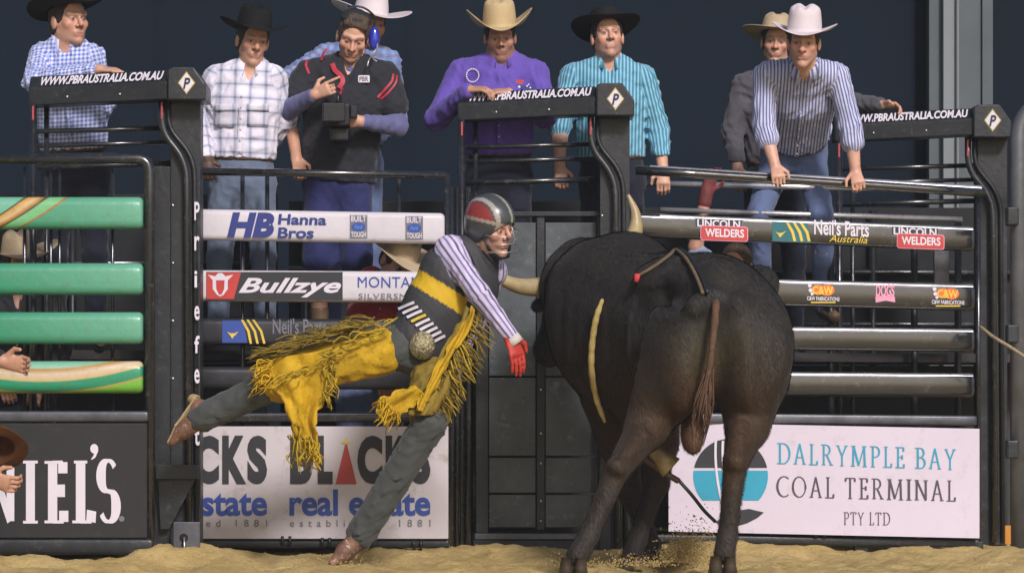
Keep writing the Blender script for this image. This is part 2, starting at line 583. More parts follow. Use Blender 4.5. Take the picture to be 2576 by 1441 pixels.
# ------------------------------------------------------------------ dark curtain wall behind everything
CURT = M('navy_black_curtain', (0.0085, 0.0150, 0.0245), 0.9, 0, 0.10, 0.9, 0.05, 9, 0.1)
CY = 5.4
t = thing('backdrop_curtain', 'tall dark navy curtain wall hanging behind the chutes', 'curtain', (0, CY, 0))
seam = [-900, -480, -60, 388, 1011, 1456, 1900, 2290, 2700, 3150, 3560]
for a, b in zip(seam[:-1], seam[1:]):
    x0 = W(a, 0, CY)[0]; x1 = W(b, 0, CY)[0]
    n = 40
    V = []; F = []
    ph = random.random()*6
    for k in range(n+1):
        u = k/n
        x = x0 - 0.03 + (x1-x0+0.06)*u
        edge = min(u, 1-u)
        y = CY + 0.006*math.sin(u*11+ph) + (0.02 if u < .5 else -.02)*math.exp(-edge*20)
        V += [(x, y, 0.0), (x, y + 0.01*math.sin(u*9+ph), 5.2), (x, y, 9.0)]
    for k in range(n):
        for j in range(2):
            F.append((3*k+j, 3*k+3+j, 3*k+4+j, 3*k+1+j))
    obj('curtain_panel', V, F, CURT, t, smooth=True)

# ------------------------------------------------------------------ steel column of the grandstand, right rear
COLM = M('pale_grey_column_paint', (0.19, 0.215, 0.22), 0.6, 0, 0.12, 1.2, 0.1, 20)
COLD = M('dull_green_grey_paint', (0.085, 0.105, 0.112), 0.7, 0, 0.12, 1.2, 0.1, 20)
CYc = 5.1
t = thing('steel_column', 'tall pale grey steel stand column rising behind the right chute', 'column', W(2425, 1000, CYc)*np.array((1,1,0)))
def colbox(a, b, ya, yb, name, m):
    MB().box(W(a, 0, ya)[0], W(b, 0, ya)[0], ya, yb, 0, 8.0, 0.004).build(name, m, t)
colbox(2337, 2372, CYc+.05, CYc+.20, 'side_plate', COLD)
colbox(2373, 2409, CYc-.02, CYc+.22, 'flange', COLM)
colbox(2410, 2470, CYc+.03, CYc+.24, 'web', COLD)
colbox(2471, 2498, CYc-.0, CYc+.22, 'flange', COLD)
MB().tube([W(2409, 0, CYc-.05)*np.array((1,1,0))+np.array((0,0,z)) for z in (0, 8)], 0.010, 8).build('conduit', COLM, t)

# ------------------------------------------------------------------ the three chute towers
def quadmap(P00, P10, P01, P11):
    return lambda u, v: (1-u)*(1-v)*P00 + u*(1-v)*P10 + (1-u)*v*P01 + u*v*P11

def tower(xd, yd, Y, label, base_extra=None):
    base = 1000 + CAM_H*460*CAM_D/(CAM_D+Y)          # picture row of the ground there
    k = CAM_D/(CAM_D+Y)                              # far ones are drawn smaller
    q = lambda dx, dy, dY=0.0: W(xd+dx, yd+dy, Y+dY)
    root = thing('chute_tower', label, 'chute frame', W(xd, 0, Y)*np.array((1,1,0)), 'padded chute towers')
    # cap: front face, sloped lettered face, flat top
    A = q(-397, 13, 0.02); B = q(-48, -4, -0.14)
    prof = [(0, -.092), (0, 0), (.075, .066), (.20, .066), (.20, -.092)]
    V = []; 
    for P in (A, B):
        for (dy, dz) in prof:
            V.append(P + np.array((0, dy, dz)))
    F = [(0,1,6,5),(1,2,7,6),(2,3,8,7),(3,4,9,8),(4,0,5,9),(4,3,2,1,0),(5,6,7,8,9)]
    bm = bmesh.new()
    vs = [bm.verts.new(v) for v in V]
    for f in F: bm.faces.new([vs[i] for i in f])
    bmesh.ops.bevel(bm, geom=list(bm.edges), offset=0.006, segments=2, affect='EDGES', profile=0.5)
    bm.verts.index_update()
    cap = obj('cap_box', [v.co[:] for v in bm.verts], [[v.index for v in f.verts] for f in bm.faces], BLK, root)
    bm.free()
    # web address on the sloped face
    s0 = np.array((0, .0, .0)); s1 = np.array((0, .075, .066))
    fm = quadmap(A+s0, B+s0, A+s1, B+s1)
    nrm = np.array((0, -.66, .75)); nrm /= np.linalg.norm(nrm)
    U, Fx = text_mesh('WWW.PBRAUSTRALIA.COM.AU', 0.035, 0.32, 1.0)
    V = [fm(0.085 + u[0]*0.885, 0.12 + u[1]*0.76) + nrm*0.004 for u in U]
    obj('web_address', V, Fx, INK_WHT, cap)
    for u in (0.28, 0.66):
        c = fm(u, 0) + np.array((0, -.004, -.055))
        MB().sphere(c, 0.007, 8, 5, (1, .6, 1)).build('bolt', BOLT, cap, True)
    # end block with the diamond badge
    poly = [(-48,-34),(-36,-40),(18,-40),(48,3),(48,43),(-48,43)]
    V = [q(x, y, -.17) for x, y in poly] + [q(x, y, -.17)+np.array((0,.34,0)) for x, y in poly]
    n = len(poly)
    F = [tuple(range(n))[::-1], tuple(range(n, 2*n))] + [(i, (i+1)%n, n+(i+1)%n, n+i) for i in range(n)]
    bm = bmesh.new()
    vs = [bm.verts.new(v) for v in V]
    for f in F: bm.faces.new([vs[i] for i in f])
    bmesh.ops.recalc_face_normals(bm, faces=list(bm.faces))
    bmesh.ops.bevel(bm, geom=list(bm.edges), offset=0.008, segments=2, affect='EDGES', profile=0.5)
    bm.verts.index_update()
    blk = obj('end_block', [v.co[:] for v in bm.verts], [[v.index for v in f.verts] for f in bm.faces], BLK, root)
    bm.free()
    cx, cy = xd, yd
    dia = lambda s: [(cx-s*.86, cy), (cx, cy+s*1.12), (cx+s*.86, cy), (cx, cy-s*1.12)]
    Yb = Y - .17
    decal('badge_outline', dia(26), Yb, INK_OLIVE, blk, .003)
    decal('badge', dia(22.5), Yb, INK_WHT, blk, .006)
    lettering('badge_letter', text_mesh('P', 0.03, 0.1), cx-7, cx+9, cy-13, cy+15, Yb, INK_BLK, blk, 0, .009, 3)
    # column: a folded channel
    col = MB()
    x0, x1 = q(-39, 43)[0], q(36, 43)[0]
    zt = q(0, 43)[2]
    col.box(x0, x1, Y-.02, Y+.01, 0.0, zt-.002, .003)
    col.box(x0, x0+.025, Y+.011, Y+.16, 0.0, zt-.004, .003)
    col.box(x1-.025, x1, Y+.011, Y+.16, 0.0, zt-.004, .003)
    colo = col.build('column', BLK, root)
    for r in np.linspace(0.35, zt-.25, 7):
        MB().sphere((x0+.012, Y-.022, r), 0.008, 8, 5, (1, .5, 1)).build('bolt', BOLT, colo, True)
    # bent tubes in front of it
    path = bent([q(-62, 43, -.06), q(-62, 122, -.06), q(0, 198, -.06), np.array((q(6,0,-.06)[0], Y-.06, .02))], .12)
    MB().tube(path, .019, 12).build('bent_tube', BLK_GLOSS, root, True)
    path = bent([q(-46, 43, -.03), q(-46, 112, -.03), q(20, 190, -.03), np.array((q(26,0,-.03)[0], Y-.03, .02))], .12)
    MB().tube(path, .014, 10).build('bent_tube', BLK, root, True)
    # left uprights and cross bars
    for dx, r, dY in ((-386, .020, 0.03), (-352, .014, .16)):
        p = q(dx, 50, dY)
        MB().tube([p, (p[0], p[1], 0.02)], r, 12).build('upright', BLK_GLOSS, root, True)
    for dy, r, dY in ((116, .014, .12), (152, .013, .16), (205, .016, .10)):
        MB().tube([q(-386, dy+6, dY), q(-30, dy-3, dY)], r, 10).build('cross_bar', BLK_GLOSS, root, True)
    for dx, a, b in ((-64, 48, 90), (-388, 58, 92)):
        p = q(dx, a, -.085); p2 = q(dx+4, b, -.085)
        MB().box(p[0], p2[0], p[1], p[1]+.006, p2[2], p[2], .0).build('red_tape', TAPE_RED, root)
    return root

T1 = tower(469, 209, -0.95, 'black steel tower with lettered cap left of the green rail gate post')
T2 = tower(1548, 249, 0.12, 'black steel tower with lettered cap between the purple and teal shirted men')
T3 = tower(2497, 303, 1.15, 'black steel tower with lettered cap at the right beside the coal terminal sign')
T1['label'] = 'black steel chute tower with lettered cap under the gingham shirted man, with vertical white letters'

# tower 1: filler plate, hinge bracket, foot plate with keyhole, vertical maker's name
Yt = -1.0
p = MB()
a = W(386, 700, Yt-.03); b = W(428, 700, Yt-.03)
p.box(a[0], b[0], Yt-.03, Yt+.05, .02, W(0, 420, Yt)[2], .004).build('filler_plate', BLK, T1)
a = W(392, 1168, Yt-.10); b = W(500, 1205, Yt-.10)
MB().box(a[0], b[0], Yt-.12, Yt-.09, b[2], a[2], .004).build('hinge_bracket', BLK, T1)
Vg = [W(x, y, Yt-.085) for x, y in ((398,1206),(490,1206),(425,1330),(404,1330))]
MB().hexa(Vg, [v+np.array((0,.03,0)) for v in Vg]).build('gusset', BLK, T1)
a = W(436, 1312, Yt-.16); b = W(503, 1420, Yt-.16)
fp = MB().box(a[0], b[0], Yt-.17, Yt-.14, max(b[2], -.02), a[2], .004).build('foot_plate', STEEL, T1)
kb = M('dark_hole', (0.006, 0.006, 0.006), 0.9)
strip_decal('keyhole', [circ(462, 1352, 11), [(457,1352),(467,1352),(469,1400),(455,1400)]], Yt-.17, kb, fp, .002)
p = W(463, 1350, Yt-.19)
MB().tube([p, p+np.array((.004,0,-.11))], .006, 8).build('latch_pin', BOLT, fp, True)
colx = [o for o in T1.children if o.name.startswith('column')][0]
for ch, y, h in (('P',531,46),('r',612,36),('i',702,42),('e',787,36),('f',866,44),('e',946,36),('r',1020,36),('t',1098,44)):
    lettering('letter', text_mesh(ch, 0.02), 489, 489+(7 if ch in 'i' else 13), y-h/2, y+h/2, Yt-.03+.015, INK_WHT, colx, 0, .008)

# ------------------------------------------------------------------ gate 1: green padded rails (left)
def green_print(name, mode):
    m, nt, bs = nodes_of(name)
    co = objco(nt)
    sx = nt.nodes.new('ShaderNodeSeparateXYZ'); nt.links.new(co, sx.inputs[0])
    x, z = sx.outputs[0], sx.outputs[2]
    g1, g2 = (0.026, 0.26, 0.13), (0.15, 0.42, 0.28)
    n = noise_n(nt, 1.6, 4, 0.6, co)
    base = mix_n(nt, ramp_n(nt, math_n(nt, 'ADD', math_n(nt, 'MULTIPLY', x, 0.85), math_n(nt, 'MULTIPLY', n, 0.35)), [(0.0, (0,0,0)), (1.0, (1,1,1))]), g1, g2)
    if mode == 'diag':          # slanting bands at the left end
        u = math_n(nt, 'SUBTRACT', x, math_n(nt, 'MULTIPLY', z, 1.55))
        u = math_n(nt, 'ADD', u, math_n(nt, 'MULTIPLY', math_n(nt, 'MULTIPLY', z, z), 2.2))
        c = ramp_n(nt, math_n(nt, 'MULTIPLY', math_n(nt, 'ADD', u, 0.25), 1.4, clamp=True),
            [(0.0, (0.16,0.42,0.30)), (0.365, (0.16,0.45,0.30)), (0.385, (0.01,0.03,0.02)), (0.405, (0.55,0.30,0.05)), (0.47, (0.62,0.45,0.22)), (0.52, (0.36,0.17,0.02)), (0.54, (0.02,0.04,0.03)),
             (0.56, (0.20,0.50,0.22)), (0.665, (0.16,0.48,0.20)), (0.675, (0.42,0.14,0.03)), (0.69, (0.42,0.14,0.03)), (0.70, (0,0,0))], 'LINEAR')
        f = math_n(nt, 'LESS_THAN', math_n(nt, 'MULTIPLY', math_n(nt, 'ADD', u, 0.25), 1.4), 0.692)
        base = mix_n(nt, f, base, c)
    if mode == 'swoosh':        # long curved bands
        d = math_n(nt, 'SUBTRACT', x, 0.22)
        v = math_n(nt, 'SUBTRACT', z, math_n(nt, 'MULTIPLY', math_n(nt, 'MULTIPLY', d, d), 0.30))
        c = ramp_n(nt, math_n(nt, 'MULTIPLY', math_n(nt, 'ADD', v, 0.14), 3.9, clamp=True),
            [(0.0, (0.15,0.42,0.05)), (0.20, (0.18,0.48,0.06)), (0.235, (0.50,0.30,0.08)), (0.26, (0.02,0.25,0.12)), (0.44, (0.03,0.30,0.16)), (0.47, (0.60,0.45,0.20)), (0.60, (0.66,0.55,0.40)), (0.69, (0.45,0.24,0.05)), (0.74, (0.25,0.50,0.36)), (1.0, (0.10,0.42,0.24))])
        base = c
    dn = math_n(nt, 'MULTIPLY', math_n(nt, 'SUBTRACT', noise_n(nt, 19, 7, .72, co), .54, clamp=True), 2.2, clamp=True)
    base = mix_n(nt, dn, base, (0.16, 0.14, 0.08))
    nt.links.new(base, bs.inputs['Base Color'])
    bs.inputs['Roughness'].default_value = 0.36
    bs.inputs['Coat Weight'].default_value = 0.15
    bump_to(nt, bs, noise_n(nt, 6, 4, 0.6, co), 0.55, 0.012)
    return m
GRN = green_print('green_vinyl_print', 'plain')
GRN_D = green_print('green_banded_print', 'diag')
GRN_S = green_print('green_swoosh_print', 'swoosh')

Y1 = -1.20
g1 = thing('chute_gate', 'chute gate with four green padded rails and black sign board at left', 'gate', W(180, 1000, Y1)*np.array((1,1,0)))
xl = -60
def tubeP(pts, r, name, mat, parent, Y, rb=0.06, seg=12):
    V = [W(x, y, Y) for x, y in pts]
    return MB().tube(bent(V, rb) if len(V) > 2 else V, r, seg).build(name, mat, parent, True)
tubeP([(xl, 399), (376, 399), (376, 1388)], .028, 'frame_tube', BLK_GLOSS, g1, Y1+.03, .07)
for y0, y1_, m in ((496,577,GRN_D), (662,742,GRN), (785,865,GRN), (908,989,GRN_S)):
    yc = (y0+y1_)/2
    A = W(xl, yc, Y1); B = W(360, yc, Y1)
    V, F = rail_mesh(A, B, (y1_-y0)*MPP(Y1), .10, .045, 6)
    r = MB().add(V, F).build('padded_rail', m, None, True)
    # local coordinates start at the left end and mid height, so the print sits where it belongs
    base = W(0, yc, Y1)
    r.data.transform(Matrix.Translation(-Vector(base)))
    r.parent = g1
    r.location = Vector(base) - g1.location
for x in (62, 128, 150, 283):
    MB().tube([W(x, 420, Y1+.10), W(x, 1050, Y1+.10)], .009, 8).build('upright', BLK_GLOSS, g1, True)
V, F = rail_mesh(W(xl, 1047, Y1), W(374, 1047, Y1), 27*MPP(Y1), .07, .012, 3)
MB().add(V, F).build('sign_bar', STEEL, g1, True)
V, F = rail_mesh(W(xl, 1373, Y1+.02), W(386, 1373, Y1+.02), 42*MPP(Y1), .09, .02, 3)
MB().add(V, F).build('bottom_bar', BLK, g1, True)
# its sign
sg = thing('sign_board', 'black sign board with large white serif letters under the green rails', 'sign', W(180, 1352, Y1)*np.array((1,1,1)))
a = W(xl, 1064, Y1); b = W(371, 1352, Y1)
bo = MB().box(a[0], b[0], Y1-.030, Y1+.01, b[2], a[2], .004).build('board', SIGN_BLK, sg)
Ys = Y1-.030
for ch, x0, x1, th, tn in (('N', -38, 42, .20, .035), ('I', 58, 95, .36, .05), ('E', 112, 172, .30, .05), ('L', 182, 242, .30, .05), ('S', 242, 304, .26, .05)):
    g = serif_text(ch, th if ch != 'I' else .19, tn, 0, .10)
    lettering('letter', g, x0, x1, 1158 if ch != 'S' else 1153, 1316, Ys, INK_WHT, bo, -0.006)
strip_decal('apostrophe', [circ(237, 1128, 10, 12), [(246,1124),(247,1134),(240,1150),(231,1156),(229,1154),(235,1146),(238,1136)]], Ys, INK_WHT, bo, .004)
decal('registered_mark', circ(306, 1304, 7), Ys, INK_GREY, bo)

# ------------------------------------------------------------------ gate 2: white padded rails in the middle
Y2 = -0.50
g2 = thing('chute_gate', 'chute gate with two white printed padded rails behind the falling rider', 'gate', W(810, 1000, Y2)*np.array((1,1,0)))
def pad(parent, xa, xb, ta, tb, ba, bb, Ya, Yb, mat, d=.09, rr=.03, name='padded_rail'):
    """rail whose front face spans picture rows ta..ba at xa and tb..bb at xb"""
    A = (W(xa, ta, Ya)+W(xa, ba, Ya))/2; B = (W(xb, tb, Yb)+W(xb, bb, Yb))/2
    h = (abs(W(xa, ta, Ya)[2]-W(xa, ba, Ya)[2]) + abs(W(xb, tb, Yb)[2]-W(xb, bb, Yb)[2]))/2
    A[1] += d/2; B[1] += d/2
    V, F = rail_mesh(A, B, h, d, rr, 5)
    return MB().add(V, F).build(name, mat, parent, True)
tubeP([(470, 431), (1122, 441)], .021, 'top_rail', BLK_GLOSS, g2, Y2+.03)
r = pad(g2, 480, 1118, 525, 536, 603, 613, Y2, Y2, PAD_WHT, .10)
sl = .017
mk = INK_NAVY
def bar(x0, x1, y0, y1, it=0):
    return [(x0+it, y0), (x1+it, y0), (x1, y1), (x0, y1)]
lettering('monogram', text_mesh('HB', 0.055, 0.22), 571, 690, 534, 597, Y2, INK_NAVY, r, sl*.5)
lettering('company_name', text_mesh('Hanna', 0.03, 0.08), 699, 821, 538, 565, Y2, INK_NAVY, r, sl)
lettering('company_name', text_mesh('Bros', 0.03, 0.08), 698, 789, 572, 599, Y2, INK_NAVY, r, sl*.4)
for x in (880, 1020):
    dy = (x-880)*.02
    b_ = decal('slogan_plate', bar(x, x+44, 541+dy, 599+dy), Y2, INK_GREY, r, .003)
    decal('oval_badge', circ(x+22, 571+dy, 18, 11), Y2, INK_BLUE, r, .005)
    lettering('oval_script', text_mesh('Ford', 0.01, .3), x+12, x+32, 566+dy, 576+dy, Y2, INK_SKYB, r, 0, .007)
    lettering('slogan', text_mesh('BUILT', 0.02), x+3, x+41, 543+dy, 558+dy, Y2, INK_WHT, r, 0, .006)
    lettering('slogan', text_mesh('TOUGH', 0.02), x+3, x+41, 583+dy, 597+dy, Y2, INK_WHT, r, 0, .006)
r = pad(g2, 480, 1118, 679, 683, 757, 761, Y2, Y2, PAD_WHT, .10)
decal('dark_panel', bar(519, 862, 684, 754), Y2, INK_BLK, r, .003)
decal('red_panel', [(520, 686), (606, 686), (588, 752), (520, 752)], Y2, INK_RED, r, .005)
# steer emblem: horned skull outline
hx, hy = 553, 717
emb = [[(hx-30,hy-26),(hx-12,hy-22),(hx-4,hy-30),(hx+6,hy-30),(hx+14,hy-22),(hx+34,hy-26),(hx+20,hy-12),(hx-18,hy-12)],
       [(hx-18,hy-13),(hx-10,hy-14),(hx-9,hy+10),(hx-2,hy+24),(hx-6,hy+26),(hx-18,hy+10)],
       [(hx+20,hy-13),(hx+12,hy-14),(hx+11,hy+10),(hx+4,hy+24),(hx+8,hy+26),(hx+20,hy+10)],
       [(hx-4,hy+24),(hx+6,hy+24),(hx+4,hy+28),(hx-2,hy+28)]]
strip_decal('steer_emblem', emb, Y2, INK_WHT, r, .007)
lettering('brand_lettering', text_mesh('Bullzye', 0.028, 0.38, 1.02), 600, 858, 699, 748, Y2, INK_WHT, r, 0, .006)
MON = text_mesh('MONTANA', 0.0, 0, 1.05)
lettering('maker_lettering', MON, 900, 1086, 696, 723, Y2, INK_BLUE, r, .004)
lettering('maker_lettering', text_mesh('SILVERSMITHS', 0.0, 0, 1.1), 902, 1086, 738, 751, Y2, INK_GREY, r, .004)
r = pad(g2, 480, 1118, 800, 803, 868, 870, Y2, Y2, PAD_BLK, .10)
decal('blue_square', [(559,806),(612,806),(622,862),(559,862)], Y2, INK_BLUE, r, .003)
strip_decal('steer_mark', [[(571,834),(580,838),(590,838),(600,833),(593,842),(588,846),(584,852),(580,845)]], Y2, INK_YEL, r, .006)
strip_decal('slash_marks', [[(606+i*14,804),(612+i*14,804),(628+i*16,832),(634+i*17,864),(628+i*17,864),(622+i*16,834)] for i in range(3)], Y2, INK_YEL, r, .005)
lettering('company_name', text_mesh("Neil's Parts", 0.012), 686, 822, 801, 840, Y2, INK_GREY, r, 0, .005)
lettering('country_name', text_mesh("Australia", 0.0, .35), 730, 812, 842, 860, Y2, INK_YEL, r, 0, .005)
pad(g2, 480, 1118, 922, 924, 978, 980, Y2, Y2, PAD_BLK, .10)
V, F = rail_mesh(W(470, 1049, Y2+.04), W(1124, 1049, Y2+.04), 24*MPP(Y2), .06, .012, 3)
MB().add(V, F).build('sign_bar', BLK_GLOSS, g2, True)
V, F = rail_mesh(W(470, 1366, Y2+.04), W(1130, 1366, Y2+.04), 22*MPP(Y2), .08, .012, 3)
MB().add(V, F).build('bottom_bar', BLK, g2, True)
tubeP([(1124, 436), (1124, 1385)], .016, 'frame_tube', BLK_GLOSS, g2, Y2+.10)
for x in (610, 672, 1004):
    MB().tube([W(x, 440, Y2+.16), W(x, 1350, Y2+.16)], .012, 8).build('upright', BLK_GLOSS, g2, True)
for x, y in ((720, 1362), (820, 1366), (1050, 1372)):
    p = W(x, y, Y2-.03)
    MB().tube([p+np.array((-.02,0,.03)), p+np.array((-.02,0,-.02)), p+np.array((.02,0,-.02)), p+np.array((.02,0,.03))], .008, 8).build('shackle', BLK, g2, True)
# sign board: agency lettering printed twice
sg = thing('sign_board', 'white sign board with repeated black, red and blue agency lettering behind the rider', 'sign', W(810, 1354, Y2))
a = W(330, 1072, Y2); b = W(1128, 1354, Y2)
Ys = Y2 - .025
bo = MB().box(a[0], b[0], Ys, Y2+.005, b[2], a[2], .003).build('board', SIGN_CREAM, sg)
for dx in (0, -411):
    for ch, x0, x1 in (('B',730,785),('L',799,837),('C',899,962),('K',970,1030),('S',1033,1083)):
        lettering('letter', text_mesh(ch, 0.06), x0+dx, x1+dx, 1095, 1217, Ys, INK_BLK, bo)
    decal('red_tower', [(844+dx,1217),(868+dx,1118),(873+dx,1118),(897+dx,1217)], Ys, INK_DRED, bo, .004)
    strip_decal('tower_top', [[(858+dx,1113),(870+dx,1108),(882+dx,1113),(870+dx,1117)], [(869+dx,1108),(872+dx,1108),(872+dx,1100),(869+dx,1100)]], Ys, INK_YEL, bo, .004)
    lettering('trade_words', text_mesh('real estate', 0.028, 0, 1.0), 728+dx, 1083+dx, 1230, 1297, Ys, INK_BLUE, bo)
    lettering('founding_line', text_mesh('established 1881', 0.004, 0, 1.9), 729+dx, 1083+dx, 1306, 1324, Ys, INK_GREY, bo)

# ------------------------------------------------------------------ dark slide door under the middle tower
Yd = 0.22
dr = thing('slide_door', 'dark smoky plastic slide door between the rider and the bull', 'door', W(1350, 1000, Yd)*np.array((1,1,0)))
def panelbox(x0, x1, y0, y1, Ya, Yb, name, mat, parent, bev=.003):
    a = W(x0, y0, Ya); b = W(x1, y1, Ya)
    return MB().box(a[0], b[0], Ya, Yb, b[2], a[2], bev).build(name, mat, parent)
for x0, x1, y0, y1 in ((1230,1348,560,945),(1230,1348,950,1146),(1230,1348,1151,1239),(1230,1348,1244,1326),(1372,1500,560,945),(1372,1500,950,1146),(1372,1500,1151,1239),(1372,1500,1244,1326)):
    panelbox(x0, x1, y0, y1, Yd, Yd+.012, 'plastic_panel', DARKSHEET, dr)
panelbox(1197, 1228, 545, 1340, Yd-.03, Yd+.05, 'stile', BLK, dr)
st = panelbox(1350, 1370, 545, 1332, Yd-.015, Yd+.03, 'stile', BLK, dr)
for y in (980, 1090, 1165, 1260, 1310):
    MB().sphere(W(1360, y, Yd-.018), .008, 8, 5, (1,.5,1)).build('bolt', BOLT, st, True)
panelbox(1502, 1530, 545, 1340, Yd-.03, Yd+.05, 'stile', BLK, dr)
panelbox(1197, 1530, 532, 544, Yd-.03, Yd+.05, 'rail', BLK, dr)
panelbox(1194, 1534, 1341, 1356, Yd-.05, Yd+.05, 'sill', STEEL, dr)
panelbox(1190, 1534, 1358, 1384, Yd-.04, Yd+.05, 'sill', BLK, dr)
panelbox(1190, 1213, 1379, 1390, Yd-.12, Yd-.06, 'foot_block', M('white_plastic', (0.7,0.68,0.66), .5), dr)
for x, r in ((1136, .018), (1150, .012), (1178, .016)):
    MB().tube([W(x, 470, Yd-.10), W(x, 1384, Yd-.10)], r, 10).build('guide_tube', BLK_GLOSS, dr, True)

# ------------------------------------------------------------------ gate 3: black printed rails at the right
Ya3, Yb3 = 0.28, 0.62
g3 = thing('chute_gate', 'chute gate with black printed padded rails right of the bull', 'gate', W(2060, 1000, .45)*np.array((1,1,0)))
Y3 = lambda px: Ya3 + (Yb3-Ya3)*(px-1600)/852.0
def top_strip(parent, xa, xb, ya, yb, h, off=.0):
    """bright metal strip added as a highlight line on the upper edge of a rail"""
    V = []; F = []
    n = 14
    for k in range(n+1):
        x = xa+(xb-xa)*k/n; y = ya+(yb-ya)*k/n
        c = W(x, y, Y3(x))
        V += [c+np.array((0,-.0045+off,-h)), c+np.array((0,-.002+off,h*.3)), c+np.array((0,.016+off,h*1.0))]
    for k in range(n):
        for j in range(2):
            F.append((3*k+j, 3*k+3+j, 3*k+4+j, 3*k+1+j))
    return obj('painted_highlight', V, F, CHROME_HIGHLIGHT, parent, smooth=True)
A = W(1600, 428, Y3(1600)-.02); B = W(2476, 485, Y3(2476)-.02)
tr = MB().tube([A+(B-A)*k/6 for k in range(7)], .026, 14).build('top_rail', GLOSS_RAIL, g3, True)
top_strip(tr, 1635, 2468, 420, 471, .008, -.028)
A = W(1620, 462, .75); B = W(2420, 478, .95)
MB().tube([A, B], .018, 10).build('rear_rail', CHROME_HIGHLIGHT, g3, True)
A = W(1660, 528, .70); B = W(2420, 552, .95)
MB().tube([A, B], .016, 10).build('rear_rail', CHROME_HIGHLIGHT, g3, True)
def pad3(ya, yb, h, mat=GLOSS_RAIL, xa=1600, strip=True, sx=1660):
    r = pad(g3, xa, 2452, ya, yb, ya+h, yb+h, Y3(xa), Y3(2452), mat, .11, .03)
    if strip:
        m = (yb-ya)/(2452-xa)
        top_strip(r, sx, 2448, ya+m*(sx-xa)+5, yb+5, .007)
    return r
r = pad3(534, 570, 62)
msl = (570-534)/852.
for x0, dy in ((1750, 0), (2244, 20)):
    y0 = 550+dy
    decal('logo_frame', [(x0-2,y0-3),(x0+120,y0+2),(x0+118,y0+28),(x0-2,y0+24)], Y3, INK_GREY, r, .003)
    decal('logo_ground', [(x0,y0-1),(x0+117,y0+4),(x0+115,y0+25),(x0,y0+21)], Y3, INK_BLK, r, .005)
    lettering('logo_name', text_mesh('LINCOLN', 0.03), x0+4, x0+112, y0+1, y0+20, Y3, INK_WHT, r, .042, .007)
    decal('red_plate_edge', [(x, y+(x-x0)*.035) for x, y in rrect(x0+12, x0+132, y0+16, y0+54, 7)], Y3, INK_PINK, r, .008)
    decal('red_plate', [(x, y+(x-x0)*.035) for x, y in rrect(x0+14, x0+130, y0+18, y0+52, 6)], Y3, INK_ORANGE if False else INK_RED, r, .010)
    lettering('logo_name', text_mesh('WELDERS', 0.03), x0+24, x0+122, y0+24, y0+45, Y3, INK_WHT, r, .035, .012)
decal('teal_square', [(1943,556),(2032,560),(2040,610),(1943,606)], Y3, INK_DTEAL, r, .003)
strip_decal('steer_mark', [[(1950,582),(1957,586),(1966,586),(1978,581),(1970,589),(1966,594),(1962,598),(1958,591)]], Y3, INK_YEL, r, .006)
strip_decal('slash_marks', [[(1977+i*17,560),(1984+i*17,560),(1997+i*18,582),(2003+i*18,607),(1996+i*18,607),(1991+i*18,586)] for i in range(3)], Y3, INK_YEL, r, .005)
lettering('company_name', text_mesh("Neil's Parts", 0.02), 2048, 2186, 551, 590, Y3, INK_WHT, r, .05, .006)
lettering('country_name', text_mesh("Australia", 0.0, .35), 2086, 2182, 590, 608, Y3, INK_YEL, r, .05, .007)
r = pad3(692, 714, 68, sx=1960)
for x0, dy in ((2034, 0), (2348, 9)):
    y0 = 716+dy
    strip_decal('flame_logo', [circ(x0+24, y0+13, 18, 13), circ(x0+46, y0+14, 19, 14)], Y3, INK_ORANGE, r, .004)
    lettering('logo_letters', text_mesh('C&W', 0.03), x0+10, x0+62, y0+3, y0+24, Y3, INK_YEL, r, .03, .007)
    strip_decal('logo_dots', [circ(x0+3, y0+2, 5), circ(x0+5, y0+14, 5), circ(x0+9, y0+23, 4)], Y3, INK_WHT, r, .006)
    lettering('logo_line', text_mesh('C&W FABRICATIONS', 0.02), x0-4, x0+78, y0+29, y0+39, Y3, INK_WHT, r, .03, .005)
    decal('logo_underline', bar(x0+6, x0+68, y0+43, y0+46), Y3, INK_YEL, r, .005)
lettering('logo_letters', text_mesh('DOGS', 0.04), 2203, 2250, 715, 747, Y3, INK_PINK, r, 0, .006)
decal('pink_plate', [(2202,746),(2226,742),(2251,746),(2252,760),(2228,756),(2203,761)], Y3, INK_PINK, r, .004)
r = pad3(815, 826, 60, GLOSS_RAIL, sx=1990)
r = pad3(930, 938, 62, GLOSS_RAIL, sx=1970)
V, F = rail_mesh(W(1600, 1050, Y3(1600)+.02), W(2456, 1058, Y3(2456)+.02), 26*MPP(.5), .06, .012, 3)
sb3 = MB().add(V, F).build('sign_bar', STEEL, g3, True)
V, F = rail_mesh(W(1600, 1352, .40), W(2462, 1366, .50), 22*MPP(.5), .08, .012, 3)
MB().add(V, F).build('bottom_bar', BLK, g3, True)
MB().tube([W(2461, 468, .66), W(2461, 1372, .66)], .014, 10).build('frame_tube', BLK_GLOSS, g3, True)
for x in (1860, 2090, 2300, 2410):
    MB().tube([W(x, 560, .92), W(x, 1372, .92)], .020, 8).build('upright', BLK, g3, True)
for x in (1748, 2064):
    p = W(x, 1336, .40)
    MB().tube([p+np.array((-.025,0,-.03)), p+np.array((-.022,0,.025)), p+np.array((0,0,.045)), p+np.array((.022,0,.025)), p+np.array((.025,0,-.03))], .012, 8).build('shackle', BLK, g3, True)
for x in (2150, 2290, 2440):
    panelbox(x, x+34, 1362, 1392, .46, .56, 'foot', BLK, g3)
panelbox(2350, 2388, 632, 716, .98, 1.02, 'latch_plate', STEEL, g3)
